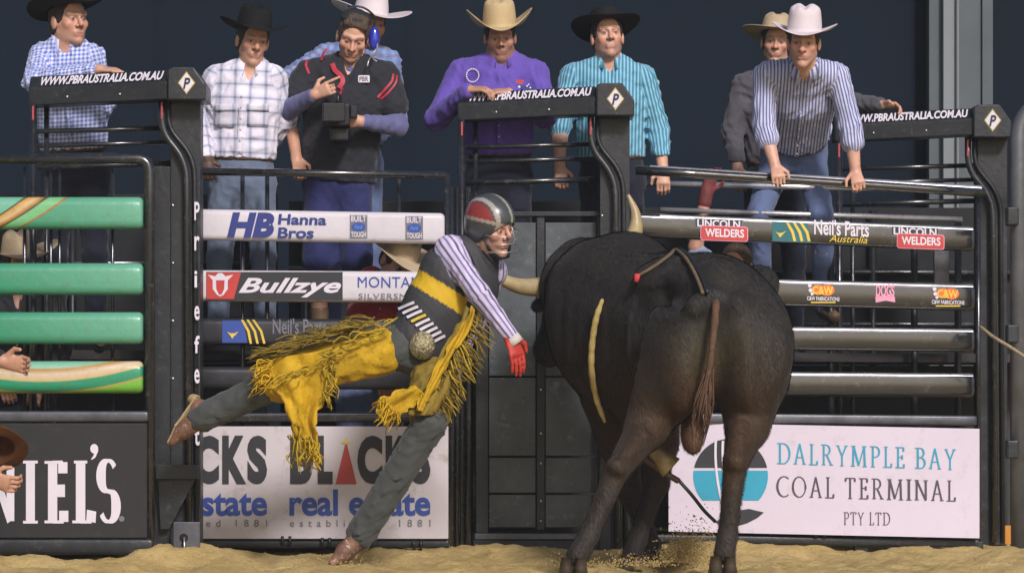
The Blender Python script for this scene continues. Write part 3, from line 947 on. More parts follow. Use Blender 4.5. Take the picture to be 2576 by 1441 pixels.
# sign
sg = thing('sign_board', 'white sign board with teal and black serif lettering at the right', 'sign', W(2070, 1350, .45))
Yf = lambda px: .36 + (px-1682)/782*.04
V = [W(1682, 1336, .36), W(2464, 1353, .40), W(2464, 1078, .40), W(1682, 1062, .36)]
bo = MB().hexa(V, [v+np.array((0,.02,0)) for v in V]).build('board', SIGN_WHT, sg)
# round emblem
cx, cy, R = 1838, 1196, 94
em = [p for p in circ(cx, cy, R, R, 40)]
def band(y0, y1, n=10):
    top = [(cx-math.sqrt(max(R*R-(y0-cy)**2, 1)), y0), (cx+math.sqrt(max(R*R-(y0-cy)**2, 1)), y0)]
    L = []; Rr = []
    for k in range(n+1):
        y = y0+(y1-y0)*k/n
        h = math.sqrt(max(R*R-(y-cy)**2, 0.5))
        L.append((cx-h, y)); Rr.append((cx+h, y))
    return L + Rr[::-1]
decal('emblem_top', band(cy-R+.5, 1176, 14), Yf, INK_BLK, bo, .003)
decal('emblem_middle', band(1183, 1258, 8), Yf, INK_TEAL, bo, .003)
decal('emblem_base', [(1800,1312),(1822,1296),(1852,1284),(1884,1279),(1922,1288),(1905,1302),(1880,1315),(1850,1324),(1815,1326)], Yf, INK_BLK, bo, .003)
for off_, in ((-38,), (-20,)):
    pts = [(cx+off_+ (22*((k/14)-.15)**2*1.5 if True else 0), 1108+k*13) for k in range(13)]
    strip_decal('emblem_line', [[(pts[k][0]-3, pts[k][1]), (pts[k][0]+3, pts[k][1]), (pts[k+1][0]+3, pts[k+1][1]), (pts[k+1][0]-3, pts[k+1][1])] for k in range(12)], Yf, INK_WHT, bo, .006)
INK_DGREY = M('dark_grey_print', (0.07, 0.065, 0.08), 0.5, var=0.1)
def word_letters(s, x0, x1, yt, yb, mat, slope, thick, sp):
    adv = [(serif_glyph(c)[0] if c != ' ' else .38-sp) for c in s]
    tot = sum(adv)+sp*(len(s)-1)
    x = 0
    for c, a in zip(s, adv):
        if c != ' ':
            u0 = x0+(x1-x0)*(x+.04)/tot; u1 = x0+(x1-x0)*(x+a-.02)/tot
            lettering('letter', serif_text(c, thick, .045, 0), u0, u1, yt+slope*(u0-x0), yb+slope*(u0-x0), Yf, mat, bo, slope)
        x += a+sp
word_letters('DALRYMPLE BAY', 1953, 2406, 1113, 1166, INK_TEAL, .034, .115, .10)
word_letters('COAL TERMINAL', 1951, 2406, 1196, 1249, INK_DGREY, .026, .115, .10)
word_letters('PTY LTD', 2121, 2240, 1287, 1319, INK_DGREY, .01, .10, .06)


# ------------------------------------------------------------------ right edge: round-cornered arena gate, rope, strap
ag = thing('arena_gate', 'grey round cornered tube gate at the right edge of the picture', 'gate', W(2600, 1000, .35)*np.array((1,1,0)))
GT = M('dull_galvanised_tube', (0.15, 0.16, 0.175), .42, .45, .25, 5, .12, 30, wear=((.12,.09,.06),.4))
path = bent([W(2562, 1378, .35), W(2562, 262, .35), W(2760, 262, .35)], .22, 10)
MB().tube(path, .047, 16).build('frame_tube', GT, ag, True)
for y in (470, 760, 1090):
    MB().tube([W(2562, y, .35), W(2760, y, .35)], .022, 12).build('rail', GT, ag, True)
for y in (545, 840, 1130):
    p = W(2545, y, .28)
    MB().box(p[0]-.03, p[0]+.035, .24, .33, p[2]-.05, p[2]+.05, .008).build('hinge', BLK, ag)
rp = M('tan_rope', (0.40, 0.32, 0.19), .85, 0, .25, 40, .6, 160)
pts = smooth_path([W(2466, 822, .45), W(2500, 848, .30), W(2540, 872, .20), W(2590, 905, .10), W(2650, 940, 0)], 6)
MB().tube(pts, .010, 8).build('gate_rope', rp, None, True, label='tan rope stretched from the right tower to the arena gate', cat='rope')
p = W(2536, 1330, .22)
MB().box(p[0]-.018, p[0]+.014, .21, .225, .04, p[2]+.02, .003).build('orange_strap', ORANGE_STRAP, None, label='short orange strap hanging at the foot of the right tower', cat='strap')

# ------------------------------------------------------------------ catwalk the men stand on and the rear fence
DECK = M('dark_deck_plank', (0.035, 0.033, 0.030), .8, 0, .3, 5, .3, 40)
cw = thing('catwalk', 'dark plank catwalk behind the gates on which the men stand', 'platform', (0, .8, 1.05))
for k in range(6):
    V = []
    y0 = k*.29
    a = np.array((-3.6, y0+.30-1.15, 1.055)); b = np.array((3.6, y0+.30+1.15, 1.055))
    V = [a, b, b+np.array((0,.27,0)), a+np.array((0,.27,0))]
    MB().hexa(V, [v+np.array((0,0,.05)) for v in V]).build('plank', DECK, cw)
RP = M('gap_darkening_panel', (0.030, 0.034, 0.036), .7, 0, .3, 3)
RPU = M('gap_darkening_sheet', (0.010, 0.0125, 0.0135), .8, 0, .3, 3)  # dark panels and sheets added so the gaps between the rails look shaded
rf = thing('rear_fence', 'dark rear fence of the chutes seen through the gaps between the rails', 'fence', (0, 1.6, 0))
for xa, xb, y in ((-3.7, -1.35, .25), (-1.33, .62, 1.0), (.64, 3.8, 1.75)):
    MB().box(xa, xb, y, y+.03, 0.07, 1.04, .004).build('panel', RP, rf)
    MB().box(xa, xb, y+.80, y+.83, 1.12, 2.02, .004).build('panel', RPU, rf)
    for z in (1.30, 1.62):
        MB().tube([(xa, y+.75, z), (xb, y+.75, z)], .02, 10).build('rear_rail', BLK_GLOSS, rf, True)
    for x in np.linspace(xa+.1, xb-.1, 3):
        MB().tube([(x, y+.75, 0.05), (x, y+.75, 2.0)], .024, 10).build('post', BLK, rf, True)
# ================================================================== implicit surfaces -> meshes (for bodies, clothes and the bull)
class Prim:
    def __init__(s, fn, lo, hi, tag='', uv=None, k=None):
        s.fn, s.lo, s.hi, s.tag, s.uv, s.k = fn, np.array(lo, float), np.array(hi, float), tag, uv, k

def unit(v):
    v = np.array(v, float)
    return v / (np.linalg.norm(v) + 1e-12)

def cone(a, b, ra, rb, tag='', k=None):
    a = np.array(a, float); b = np.array(b, float)
    d = b - a; L2 = float(d @ d) + 1e-12
    def fn(X, Y, Z):
        dx, dy, dz = X-a[0], Y-a[1], Z-a[2]
        t = np.clip((dx*d[0]+dy*d[1]+dz*d[2])/L2, 0, 1)
        return np.sqrt((dx-t*d[0])**2+(dy-t*d[1])**2+(dz-t*d[2])**2) - (ra+(rb-ra)*t)
    L = math.sqrt(L2); ax = d/L
    ref = np.array((0, -1.0, 0)); ref = ref - ax*(ref@ax)
    if np.linalg.norm(ref) < .2:
        ref = np.array((0, 0, 1.0)); ref = ref - ax*(ref@ax)
    ref = unit(ref); oth = np.cross(ax, ref)
    def uv(P):
        q = P - a
        return np.arctan2(q@oth, q@ref)*(ra+rb)/2, q@ax
    r = max(ra, rb)
    return Prim(fn, np.minimum(a, b)-r, np.maximum(a, b)+r, tag, uv, k)

def loft(a, b, side, r0, r1, tag='', k=None):
    """elliptical section swept from a to b; side = direction of the wide axis"""
    a = np.array(a, float); b = np.array(b, float)
    d = b-a; L = np.linalg.norm(d); ax = d/L
    s = np.array(side, float); s = unit(s - ax*(s@ax)); f = np.cross(ax, s)
    def fn(X, Y, Z):
        dx, dy, dz = X-a[0], Y-a[1], Z-a[2]
        h = dx*ax[0]+dy*ax[1]+dz*ax[2]
        t = np.clip(h/L, 0, 1)
        w = h - t*L
        u = dx*s[0]+dy*s[1]+dz*s[2]; v = dx*f[0]+dy*f[1]+dz*f[2]
        rx = r0[0]+(r1[0]-r0[0])*t; ry = r0[1]+(r1[1]-r0[1])*t
        rm = np.minimum(rx, ry)
        q = np.sqrt((u/rx)**2+(v/ry)**2+(w/rm)**2)
        g = np.sqrt((u/rx**2)**2+(v/ry**2)**2+(w/rm**2)**2)+1e-9
        return np.where(q < .3, (q-1)*rm, q*(q-1)/g)
    r = max(r0[0], r1[0], r0[1], r1[1])
    return Prim(fn, np.minimum(a, b)-r, np.maximum(a, b)+r, tag, None, k)

def ell(c, R, rad, tag='', k=None):
    """ellipsoid; R rows/columns: list of three axes (world vectors)"""
    c = np.array(c, float); A = [unit(x) for x in R]
    def fn(X, Y, Z):
        dx, dy, dz = X-c[0], Y-c[1], Z-c[2]
        l = [dx*a[0]+dy*a[1]+dz*a[2] for a in A]
        q = np.sqrt(sum((l[i]/rad[i])**2 for i in range(3)))
        g = np.sqrt(sum((l[i]/rad[i]**2)**2 for i in range(3)))+1e-9
        return np.where(q < .3, (q-1)*min(rad), q*(q-1)/g)
    e = np.sqrt(sum((np.array(A[i])*rad[i])**2 for i in range(3)))
    return Prim(fn, c-e, c+e, tag, None, k)

IDN = [(1,0,0),(0,1,0),(0,0,1)]
def ball(c, r, tag='', k=None):
    return ell(c, IDN, (r, r, r), tag, k)

def axis_pts(lo, hi, h, fine):
    out = [lo]
    while out[-1] < hi:
        x = out[-1]
        st = h
        for a, b, hf in fine:
            if a-h < x < b: st = min(st, hf)
        out.append(x+st)
    return np.array(out)

class Field:
    def __init__(s, prims, h=.01, fine=(), pad=.03):
        lo = np.min([p.lo for p in prims], 0)-pad; hi = np.max([p.hi for p in prims], 0)+pad
        s.ax = [axis_pts(lo[i], hi[i], h, [(f[0][i], f[1][i], f[2]) for f in fine]) for i in range(3)]
        s.F = np.full([len(a) for a in s.ax], 1.0, dtype=np.float32)
        s.pad = pad; s.prims = []
    def sub(s, p, m):
        sl = []
        for i in range(3):
            a = np.searchsorted(s.ax[i], p.lo[i]-m); b = np.searchsorted(s.ax[i], p.hi[i]+m)
            sl.append(slice(max(a-1, 0), min(b+1, len(s.ax[i]))))
        X = s.ax[0][sl[0]].astype(np.float32)[:, None, None]; Y = s.ax[1][sl[1]].astype(np.float32)[None, :, None]; Z = s.ax[2][sl[2]].astype(np.float32)[None, None, :]
        return tuple(sl), p.fn(X, Y, Z)
    def add(s, p, k=.02):
        k = p.k if p.k is not None else k
        sl, d = s.sub(p, max(k, .03)+.01)
        A = s.F[sl]
        h = np.maximum(k-np.abs(A-d), 0)/k
        s.F[sl] = np.minimum(A, d)-h*h*k*.25
        s.prims.append(p)
        return s
    def cut(s, p, k=.008):
        sl, d = s.sub(p, .05)
        A = s.F[sl]; d = -d
        h = np.maximum(k-np.abs(A-d), 0)/k
        s.F[sl] = np.maximum(A, d)+h*h*k*.25
        return s
    def warp(s, fn):
        X = s.ax[0].astype(np.float32)[:, None, None]; Y = s.ax[1].astype(np.float32)[None, :, None]; Z = s.ax[2].astype(np.float32)[None, None, :]
        near = np.abs(s.F) < .06
        d = fn(X, Y, Z)
        s.F = np.where(near, s.F+d, s.F).astype(np.float32)
        return s
    def halfcut(s, p0, n):
        """remove everything on the +n side of the plane through p0"""
        X = s.ax[0][:, None, None]; Y = s.ax[1][None, :, None]; Z = s.ax[2][None, None, :]
        d = (X-p0[0])*n[0]+(Y-p0[1])*n[1]+(Z-p0[2])*n[2]
        s.F = np.maximum(s.F, d).astype(np.float32)
        return s
    def mesh(s):
        F = s.F
        ins = F < 0
        c = np.zeros([n-1 for n in F.shape], dtype=np.int8)
        for i in (0, 1):
            for j in (0, 1):
                for k in (0, 1):
                    c += ins[i:F.shape[0]-1+i, j:F.shape[1]-1+j, k:F.shape[2]-1+k]
        act = (c > 0) & (c < 8)
        idx = np.argwhere(act)
        N = len(idx)
        off = np.array([(i, j, k) for i in (0, 1) for j in (0, 1) for k in (0, 1)])
        cv = np.empty((N, 8)); cp = np.empty((N, 8, 3))
        for n, o in enumerate(off):
            q = idx+o
            cv[:, n] = F[q[:, 0], q[:, 1], q[:, 2]]
            for a in range(3): cp[:, n, a] = s.ax[a][q[:, a]]
        acc = np.zeros((N, 3)); cnt = np.zeros(N)
        for i in range(8):
            for j in range(i+1, 8):
                if np.abs(off[i]-off[j]).sum() != 1: continue
                m = (cv[:, i] < 0) != (cv[:, j] < 0)
                if not m.any(): continue
                t = cv[m, i]/(cv[m, i]-cv[m, j])
                acc[m] += cp[m, i]+t[:, None]*(cp[m, j]-cp[m, i]); cnt[m] += 1
        V = acc/cnt[:, None]
        vid = np.full(act.shape, -1, dtype=np.int64)
        vid[act] = np.arange(N)
        Q = []
        for a in range(3):
            b, c2 = (a+1) % 3, (a+2) % 3
            sl0 = [slice(None)]*3; sl1 = [slice(None)]*3
            sl0[a] = slice(0, -1); sl1[a] = slice(1, None)
            s0 = ins[tuple(sl0)]; s1 = ins[tuple(sl1)]
            e = np.argwhere(s0 != s1)
            e = e[(e[:, b] > 0) & (e[:, c2] > 0) & (e[:, b] < F.shape[b]-1) & (e[:, c2] < F.shape[c2]-1)]
            def g(db, dc):
                q = e.copy(); q[:, b] += db; q[:, c2] += dc
                return vid[q[:, 0], q[:, 1], q[:, 2]]
            quad = np.stack([g(-1, -1), g(0, -1), g(0, 0), g(-1, 0)], 1)
            fl = ~s0[e[:, 0], e[:, 1], e[:, 2]]
            quad[fl] = quad[fl][:, ::-1]
            Q.append(quad)
        Q = np.concatenate(Q)
        Q = Q[(Q >= 0).all(1)]
        return V, Q

def nearest(prims, V):
    D = np.stack([p.fn(V[:, 0], V[:, 1], V[:, 2]) for p in prims], 1)
    return D.argmin(1)

def add_attr(me, name, arr, typ='FLOAT_COLOR'):
    a = me.attributes.new(name, typ, 'POINT')
    if typ == 'FLOAT_COLOR':
        arr = np.column_stack([arr, np.ones(len(arr))])
        a.data.foreach_set('color', np.ascontiguousarray(arr, dtype=np.float32).ravel())
    else:
        a.data.foreach_set('vector', np.ascontiguousarray(arr, dtype=np.float32).ravel())

def folds(amp, seed, wl=.07, stretch=.45):
    r = np.random.default_rng(seed)
    K = []
    for i in range(5):
        v = r.normal(size=3); v[2] *= stretch
        v = unit(v)*2*math.pi/(wl*(.7+.9*r.random()))
        K.append((v, r.random()*6.28, .6+.6*r.random()))
    w = unit(r.normal(size=3))*2*math.pi/.22
    def fn(X, Y, Z):
        wv = 1.3*np.sin(X*w[0]+Y*w[1]+Z*w[2])
        d = 0
        for v, p, a in K:
            s_ = np.sin(X*v[0]+Y*v[1]+Z*v[2]+p+wv)
            d = d + a*(np.abs(s_)-.6)
        return (d*amp*.45).astype(np.float32)
    return fn

# ------------------------------------------------------------------ cloth and skin materials
def attr_n(nt, name, vec=False):
    n = nt.nodes.new('ShaderNodeAttribute'); n.attribute_name = name
    return n.outputs['Vector' if vec else 'Color']

def skin_material():
    m, nt, bs = nodes_of('skin')
    c = attr_n(nt, 'Col')
    co = objco(nt)
    n = noise_n(nt, 45, 4, .6, co)
    c = mix_n(nt, math_n(nt, 'MULTIPLY', math_n(nt, 'SUBTRACT', n, .42, clamp=True), .9), c, (0.34, 0.11, 0.075))
    c = mix_n(nt, math_n(nt, 'MULTIPLY', math_n(nt, 'SUBTRACT', noise_n(nt, 14, 4, .6, co), .5, clamp=True), 1.1), c, (0.30, 0.15, 0.10))
    nt.links.new(c, bs.inputs['Base Color'])
    bs.inputs['Roughness'].default_value = .48
    bs.inputs['Subsurface Weight'].default_value = .12
    bs.inputs['Subsurface Radius'].default_value = (.012, .005, .003)
    bs.inputs['Subsurface Scale'].default_value = .6
    bump_to(nt, bs, noise_n(nt, 160, 3, .6, co), .12, .004)
    return m
SKIN = skin_material()

def cloth(name, base, pattern=None, cols=(), rough=.82, weave=True):
    """patterns run on the garment's own coordinates (tc: across, along)"""
    m, nt, bs = nodes_of(name)
    co = objco(nt)
    tc = attr_n(nt, 'tc', True)
    sp = nt.nodes.new('ShaderNodeSeparateXYZ'); nt.links.new(tc, sp.inputs[0])
    u, v = sp.outputs[0], sp.outputs[1]
    def wave(x, per, duty, soft=.10, ph=0.0):
        f = math_n(nt, 'FRACT', math_n(nt, 'ADD', math_n(nt, 'DIVIDE', x, per), ph))
        d = math_n(nt, 'ABSOLUTE', math_n(nt, 'SUBTRACT', f, .5))
        return math_n(nt, 'DIVIDE', math_n(nt, 'SUBTRACT', duty*.5+soft*.5, d), soft, clamp=True)
    n = noise_n(nt, 9, 4, .6, co)
    c = ramp_n(nt, n, [(.3, tuple(x*.86 for x in base)), (.7, tuple(min(1, x*1.1) for x in base))])
    if pattern == 'gingham':
        a = wave(u, .022, .5, .2); b = wave(v, .022, .5, .2)
        f = math_n(nt, 'MULTIPLY', math_n(nt, 'ADD', a, b), .5)
        c = mix_n(nt, f, c, cols[0])
    if pattern == 'plaid':
        a = wave(u, .082, .17, .10); b = wave(v, .074, .14, .10)
        a2 = wave(u, .082, .42, .30); b2 = wave(v, .074, .36, .30)
        c = mix_n(nt, math_n(nt, 'MULTIPLY', math_n(nt, 'ADD', a2, b2), .32), c, cols[1])
        c = mix_n(nt, math_n(nt, 'MULTIPLY', math_n(nt, 'ADD', a, b), .40), c, cols[0])
    if pattern == 'stripe':
        a = wave(u, cols[2], cols[3], .22)
        c = mix_n(nt, a, c, cols[0])
        if cols[1]:
            c = mix_n(nt, math_n(nt, 'MULTIPLY', wave(u, cols[2]*2, .18, .1, .25), .8), c, cols[1])
    if pattern == 'check3':
        a = wave(u, .06, .4, .3); b = wave(v, .05, .4, .3)
        c = mix_n(nt, math_n(nt, 'MULTIPLY', a, .55), c, cols[0])
        c = mix_n(nt, math_n(nt, 'MULTIPLY', b, .55), c, cols[1])
    nt.links.new(c, bs.inputs['Base Color'])
    bs.inputs['Roughness'].default_value = rough
    bs.inputs['Specular IOR Level'].default_value = .25
    bs.inputs['Sheen Weight'].default_value = .15
    if weave:
        bump_to(nt, bs, math_n(nt, 'ADD', noise_n(nt, 22, 4, .6, co), math_n(nt, 'MULTIPLY', noise_n(nt, 240, 2, .6, co), .25)), .45, .012)
    return m

# ------------------------------------------------------------------ people
def head_frame(yaw, pitch, roll):
    y, p, r = map(math.radians, (yaw, pitch, roll))
    f = np.array((math.sin(y)*math.cos(p), -math.cos(y)*math.cos(p), math.sin(p)))
    x = np.array((math.cos(y), math.sin(y), 0.0))
    u = -np.cross(x, f)
    x2 = x*math.cos(r)-u*math.sin(r); u2 = u*math.cos(r)+x*math.sin(r)
    return x2, f, u2

def head_prims(H, fr, size=1.0, jaw=1.0, seed=0):
    x, f, u = fr
    rv = np.random.default_rng(seed+500)
    jaw = jaw*rv.uniform(.95, 1.12); nl = rv.uniform(-.006, .006); nw = rv.uniform(.9, 1.25); ck = rv.uniform(.85, 1.15); ch = rv.uniform(-.007, .006); bz = rv.uniform(.9, 1.25)
    L = lambda a, b, c: H + (x*a + f*b + u*c)*size
    A = [x, f, u]
    s = size
    P = [ell(L(0, -.012, .030), A, (.075*s, .097*s, .093*s), 'head', .02),
         ell(L(0, .018, -.034), A, (.058*s*jaw, .068*s, .076*s), 'head', .02),
         ball(L(0, .066, -.100+ch), .0175*s, 'head', .02),
         cone(L(-.045*jaw, -.002, -.056), L(-.012, .062, -.101+ch), .019*s, .013*s, 'head', .022),
         cone(L(.045*jaw, -.002, -.056), L(.012, .062, -.101+ch), .019*s, .013*s, 'head', .022),
         ball(L(-.041, .058, -.020), .022*s*ck, 'head', .018), ball(L(.041, .058, -.020), .022*s*ck, 'head', .018),
         ell(L(0, .066, -.062), A, (.030*s, .018*s, .024*s), 'head', .015),
         cone(L(-.043, .070, .027), L(-.010, .086, .021), .0105*s*bz, .010*s*bz, 'head', .012),
         cone(L(.043, .070, .027), L(.010, .086, .021), .0105*s*bz, .010*s*bz, 'head', .012),
         cone(L(0, .083, .016), L(0, .107+nl*.5, -.027+nl), .0080*s, .0118*s*nw, 'head', .010),
         ball(L(-.0145, .093, -.031), .0085*s, 'head', .006), ball(L(.0145, .093, -.031), .0085*s, 'head', .006),
         cone(L(-.019, .080, -.060), L(.019, .080, -.060), .0070*s, .0070*s, 'head', .006),
         cone(L(-.016, .080, -.0715), L(.016, .080, -.0715), .0080*s, .0080*s, 'head', .006),
         ell(L(-.077, -.012, -.006), A, (.010*s, .021*s, .033*s), 'head', .008), ell(L(.077, -.012, -.006), A, (.010*s, .021*s, .033*s), 'head', .008)]
    C = [ell(L(-.031, .100, .002), A, (.021*s, .020*s, .0135*s)), ell(L(.031, .100, .002), A, (.021*s, .020*s, .0135*s))]
    E = [ball(L(-.030, .073, .001), .0135*s, 'head', .003), ball(L(.030, .073, .001), .0135*s, 'head', .003)]
    return P, C, E, L

def paint_head(V, H, fr, size, tone, hair, stubble):
    x, f, u = fr
    q = (V-H)/size
    a, b, c = q@x, q@f, q@u
    col = np.tile(np.array(tone), (len(V), 1))
    def lay(w, rgb):
        nonlocal col
        w = np.clip(w, 0, 1)[:, None]
        col = col*(1-w)+np.array(rgb)*w
    fr_ = b > .02
    ax = np.abs(a)
    lay(fr_*np.exp(-((ax-.045)/.022)**2-((c+.025)/.022)**2)*.45, (tone[0]*1.02, tone[1]*.66, tone[2]*.60))       # cheeks
    lay((b > .088)*np.exp(-(a/.02)**2-((c+.026)/.018)**2)*.4, (tone[0]*1.0, tone[1]*.62, tone[2]*.58))          # nose tip
    jawm = np.clip((-.035-c)/.02, 0, 1)*np.clip((b+.02)/.03, 0, 1)*(c > -.135)
    lay(jawm*stubble, (tone[0]*.48, tone[1]*.48, tone[2]*.52))
    lay(fr_*(ax < .026)*np.exp(-((c+.046)/.006)**2)*stubble*.8, (tone[0]*.45, tone[1]*.42, tone[2]*.42))
    lay((b > .06)*np.exp(-(a/.021)**4-((c+.066)/.0095)**4)*.60, (tone[0]*.72, tone[1]*.36, tone[2]*.36))        # lips
    lay((b > .05)*np.exp(-(a/.022)**4-((c+.066)/.0024)**2)*.70, (.12, .04, .035))                                # mouth line
    br = .022+.006*np.cos((ax-.032)/.02)
    lay((b > .045)*np.exp(-((ax-.031)/.021)**4-((c-br)/.0045)**2)*.70, hair)                                    # brows
    eye = (b > .045)*((((ax-.030)/.0155)**2+((c+.0005)/.0046)**2) < 1)
    lay(eye*.85, (.36, .31, .28))
    lay((b > .045)*((((ax-.030)/.0068)**2+((c-.001)/.0068)**2) < 1)*.95, (.05, .035, .025))
    lay((b > .045)*np.exp(-((ax-.030)/.018)**4-((c-.0075)/.0026)**2)*.65, (.10, .06, .045))                         # lashes
    nos = (b > .07)*np.exp(-((ax-.011)/.006)**2-((c+.039)/.0045)**2)
    lay(nos*.8, (.10, .03, .02))
    return col

def hand_prims(wr, d, lat, curl=.5, size=1.0, thumb=1.0, point=False, tag='hand', spread=.0, flip=False):
    """wrist, direction of the fingers, direction towards the thumb; fingers curl towards n = d x lat"""
    d = unit(d); lat = np.array(lat, float); lat = unit(lat-d*(lat@d)); n = np.cross(d, lat)*(-1 if flip else 1)
    s = size
    P = [loft(wr-d*.01, wr+d*.082*s, lat, (.030*s, .019*s), (.040*s, .014*s), tag, .012)]
    for i, (off, ln) in enumerate(((.031, .072), (.0105, .082), (-.0105, .076), (-.031, .060))):
        p = wr+d*.084*s+lat*off*s
        ang = .12
        c = curl if not (point and i == 0) else 0.05
        dd = unit(d + lat*off*spread*8)
        for j, (fl, r0, r1) in enumerate(((.46, .0090, .0084), (.30, .0084, .0076), (.24, .0076, .0064))):
            ang += c*(1.05, 1.35, .9)[j]
            v = dd*math.cos(ang)+n*math.sin(ang)
            e = p+v*ln*fl*s*1.15
            P.append(cone(p, e, r0*s, r1*s, tag, .004)); p = e
    p = wr+d*.022*s+lat*.030*s
    v = unit(d*.65+lat*.75+n*.35*curl)
    e = p+v*.042*s*thumb
    P.append(cone(p, e, .0135*s, .0105*s, tag, .010))
    v = unit(d*.95+lat*.15+n*(.3+.7*curl))
    P.append(cone(e, e+v*.034*s*thumb, .0105*s, .0085*s, tag, .004))
    return P

def hat(parent, H, fr, mat, band_mat, size=1.0, brim=.098, curl=.05, dip=.012, H_c=.125, crease=.030, taper=.20, tilt=0.0, up=.052, curlin=.25, rnd=.5, name='hat'):
    x, f, u = fr
    if tilt:
        t = math.radians(tilt); f, u = f*math.cos(t)+u*math.sin(t), u*math.cos(t)-f*math.sin(t)
    C = H + (u*up - f*.006)*size
    a, b = .086*size, .106*size
    n = 56
    rows = []
    def ring(fn):
        rows.append([C + (lambda q: x*q[0]+f*q[1]+u*q[2])(fn(2*math.pi*j/n)) for j in range(n)])
    def brimfn(q):
        def g(th):
            c, s = math.cos(th), math.sin(th)
            w = brim*size*(1-.10*abs(s))
            X = (a+q*w)*c; Yv = (b+q*w)*s
            side = abs(c)**1.7
            z = curl*side*q**1.7 - dip*abs(s)**2*q*(1.3 if s > 0 else .8) + .004
            X -= math.copysign(curlin*curl*side*q**2.2, c)
            return X, Yv, z
        return g
    for q in (1.0, .985, .86, .70, .52, .35, .18, .06):
        ring(brimfn(q))
    def crownfn(h):
        def g(th):
            c, s = math.cos(th), math.sin(th)
            r = 1-taper*h**1.6
            return a*r*c, b*r*s*(1-.02*h), .006+h*(H_c-.018)
        return g
    for h in (.0, .12, .3, .5, .7, .86):
        ring(crownfn(h))
    def topfn(p):
        def g(th):
            c, s = math.cos(th), math.sin(th)
            r = (1-taper)*p
            X, Yv = a*r*c, b*r*s*.98
            dome = (1-p**(2.4+rnd))*.030
            z = H_c-.018 + dome
            cre = crease*math.exp(-(X/(.020*size))**2)*(1-min(1, abs(Yv)/(b*.95))**3)*(1.15 if Yv > 0 else .85)
            pin = .012*math.exp(-((abs(X)-.045*size)/(.018*size))**2-((Yv-.055*size)/(.03*size))**2)
            return X, Yv, z-cre-pin
        return g
    for p in (.97, .88, .74, .58, .42, .26, .12):
        ring(topfn(p))
    V = [v for r in rows for v in r]
    F = []
    for i in range(len(rows)-1):
        for j in range(n):
            F.append((i*n+j, i*n+(j+1) % n, (i+1)*n+(j+1) % n, (i+1)*n+j))
    F.append(tuple((len(rows)-1)*n+j for j in range(n)))
    o = obj(name, V, F, mat, parent, smooth=True)
    sm = o.modifiers.new('felt', 'SOLIDIFY'); sm.thickness = .004; sm.offset = 0
    # band
    rb = []
    for h in (.02, .06, .13, .17):
        k = 1.012 if h in (.06, .13) else 1.0
        rb.append([C + x*a*(1-taper*h**1.6)*k*math.cos(2*math.pi*j/n)+f*b*(1-taper*h**1.6)*k*math.sin(2*math.pi*j/n)+u*(.006+h*(H_c-.018)) for j in range(n)])
    V = [v for r in rb for v in r]
    F = [(i*n+j, i*n+(j+1) % n, (i+1)*n+(j+1) % n, (i+1)*n+j) for i in range(3) for j in range(n)]
    obj('hat_band', V, F, band_mat, o, smooth=True)
    return o

def garment(name, prims, mat, parent, h=.011, k=.03, fold=.006, seed=1, cuts=(), frame=None, torso_tags=('torso',), color=None, halfcuts=(), wl=.085):
    f = Field(prims, h)
    for p in prims: f.add(p, k)
    if fold: f.warp(folds(fold, seed, wl))
    for c in cuts: f.cut(c)
    for p0, n in halfcuts: f.halfcut(p0, n)
    V, Q = f.mesh()
    near = nearest(prims, V)
    o = obj(name, V, Q, mat, parent, smooth=True, quads=True)
    tc = np.zeros((len(V), 3))
    S, sd, ax = frame if frame is not None else (prims[0].lo, np.array((1, 0, 0)), np.array((0, 0, 1)))
    tc[:, 0] = (V-S)@sd; tc[:, 1] = (V-S)@ax
    for i, p in enumerate(prims):
        if p.uv is not None and p.tag not in torso_tags:
            mk = near == i
            if mk.any():
                a, b = p.uv(V[mk]); tc[mk, 0] = a; tc[mk, 1] = b
    tc[:, 2] = np.array([1.0 if prims[i].tag in torso_tags else 0.0 for i in range(len(prims))])[near]
    add_attr(o.data, 'tc', tc, 'FLOAT_VECTOR')
    if color is not None:
        add_attr(o.data, 'Col', color(V, near, prims, tc))
    return o, V

def surf_y(V, px, py, rad=7):
    """depth of the nearest surface of a garment at a picture position"""
    a, b = pix(V)
    d = (a-px)**2+(b-py)**2
    m = d < rad*rad
    if not m.any():
        return V[d.argmin(), 1]
    return V[m, 1].min()

def collar(parent, N, fr, mat, r=.066, h=.052, open_=44, flare=.024, wing=.060):
    """shirt collar: a folded band round the neck with two wings"""
    x, f, u = fr
    V = []; F = []
    n = 22
    for k in range(n+1):
        th = math.radians(-90 + open_*.5 + (360-open_)*k/n)      # starts and ends at the front
        # front is +f ; angle measured so that -90 deg = front
        c, s = math.cos(th+math.pi/2*0), math.sin(th)
        d = x*c - f*s
        e = min(k, n-k)/n
        wg = wing*math.exp(-(e/.07)**2)
        top = N + d*r*(1.0) + u*h*(1-.35*math.exp(-(e/.10)**2))
        mid = N + d*(r+.006) + u*(h+.004)*(1-.35*math.exp(-(e/.10)**2))
        bot = N + d*(r+flare) - u*(.004+wg*.75) + f*wg*.30
        V += [N + d*(r-.002) - u*.012, top, mid, bot]
    for k in range(n):
        for j in range(3):
            F.append((4*k+j, 4*k+4+j, 4*k+5+j, 4*k+1+j))
    o = obj('collar', V, F, mat, parent, smooth=True)
    add_attr(o.data, 'tc', np.array([(0.011*(i//4) % .3, 0.01*(i % 4), 0) for i in range(len(V))]), 'FLOAT_VECTOR')
    sm = o.modifiers.new('cloth', 'SOLIDIFY'); sm.thickness = .003
    return o

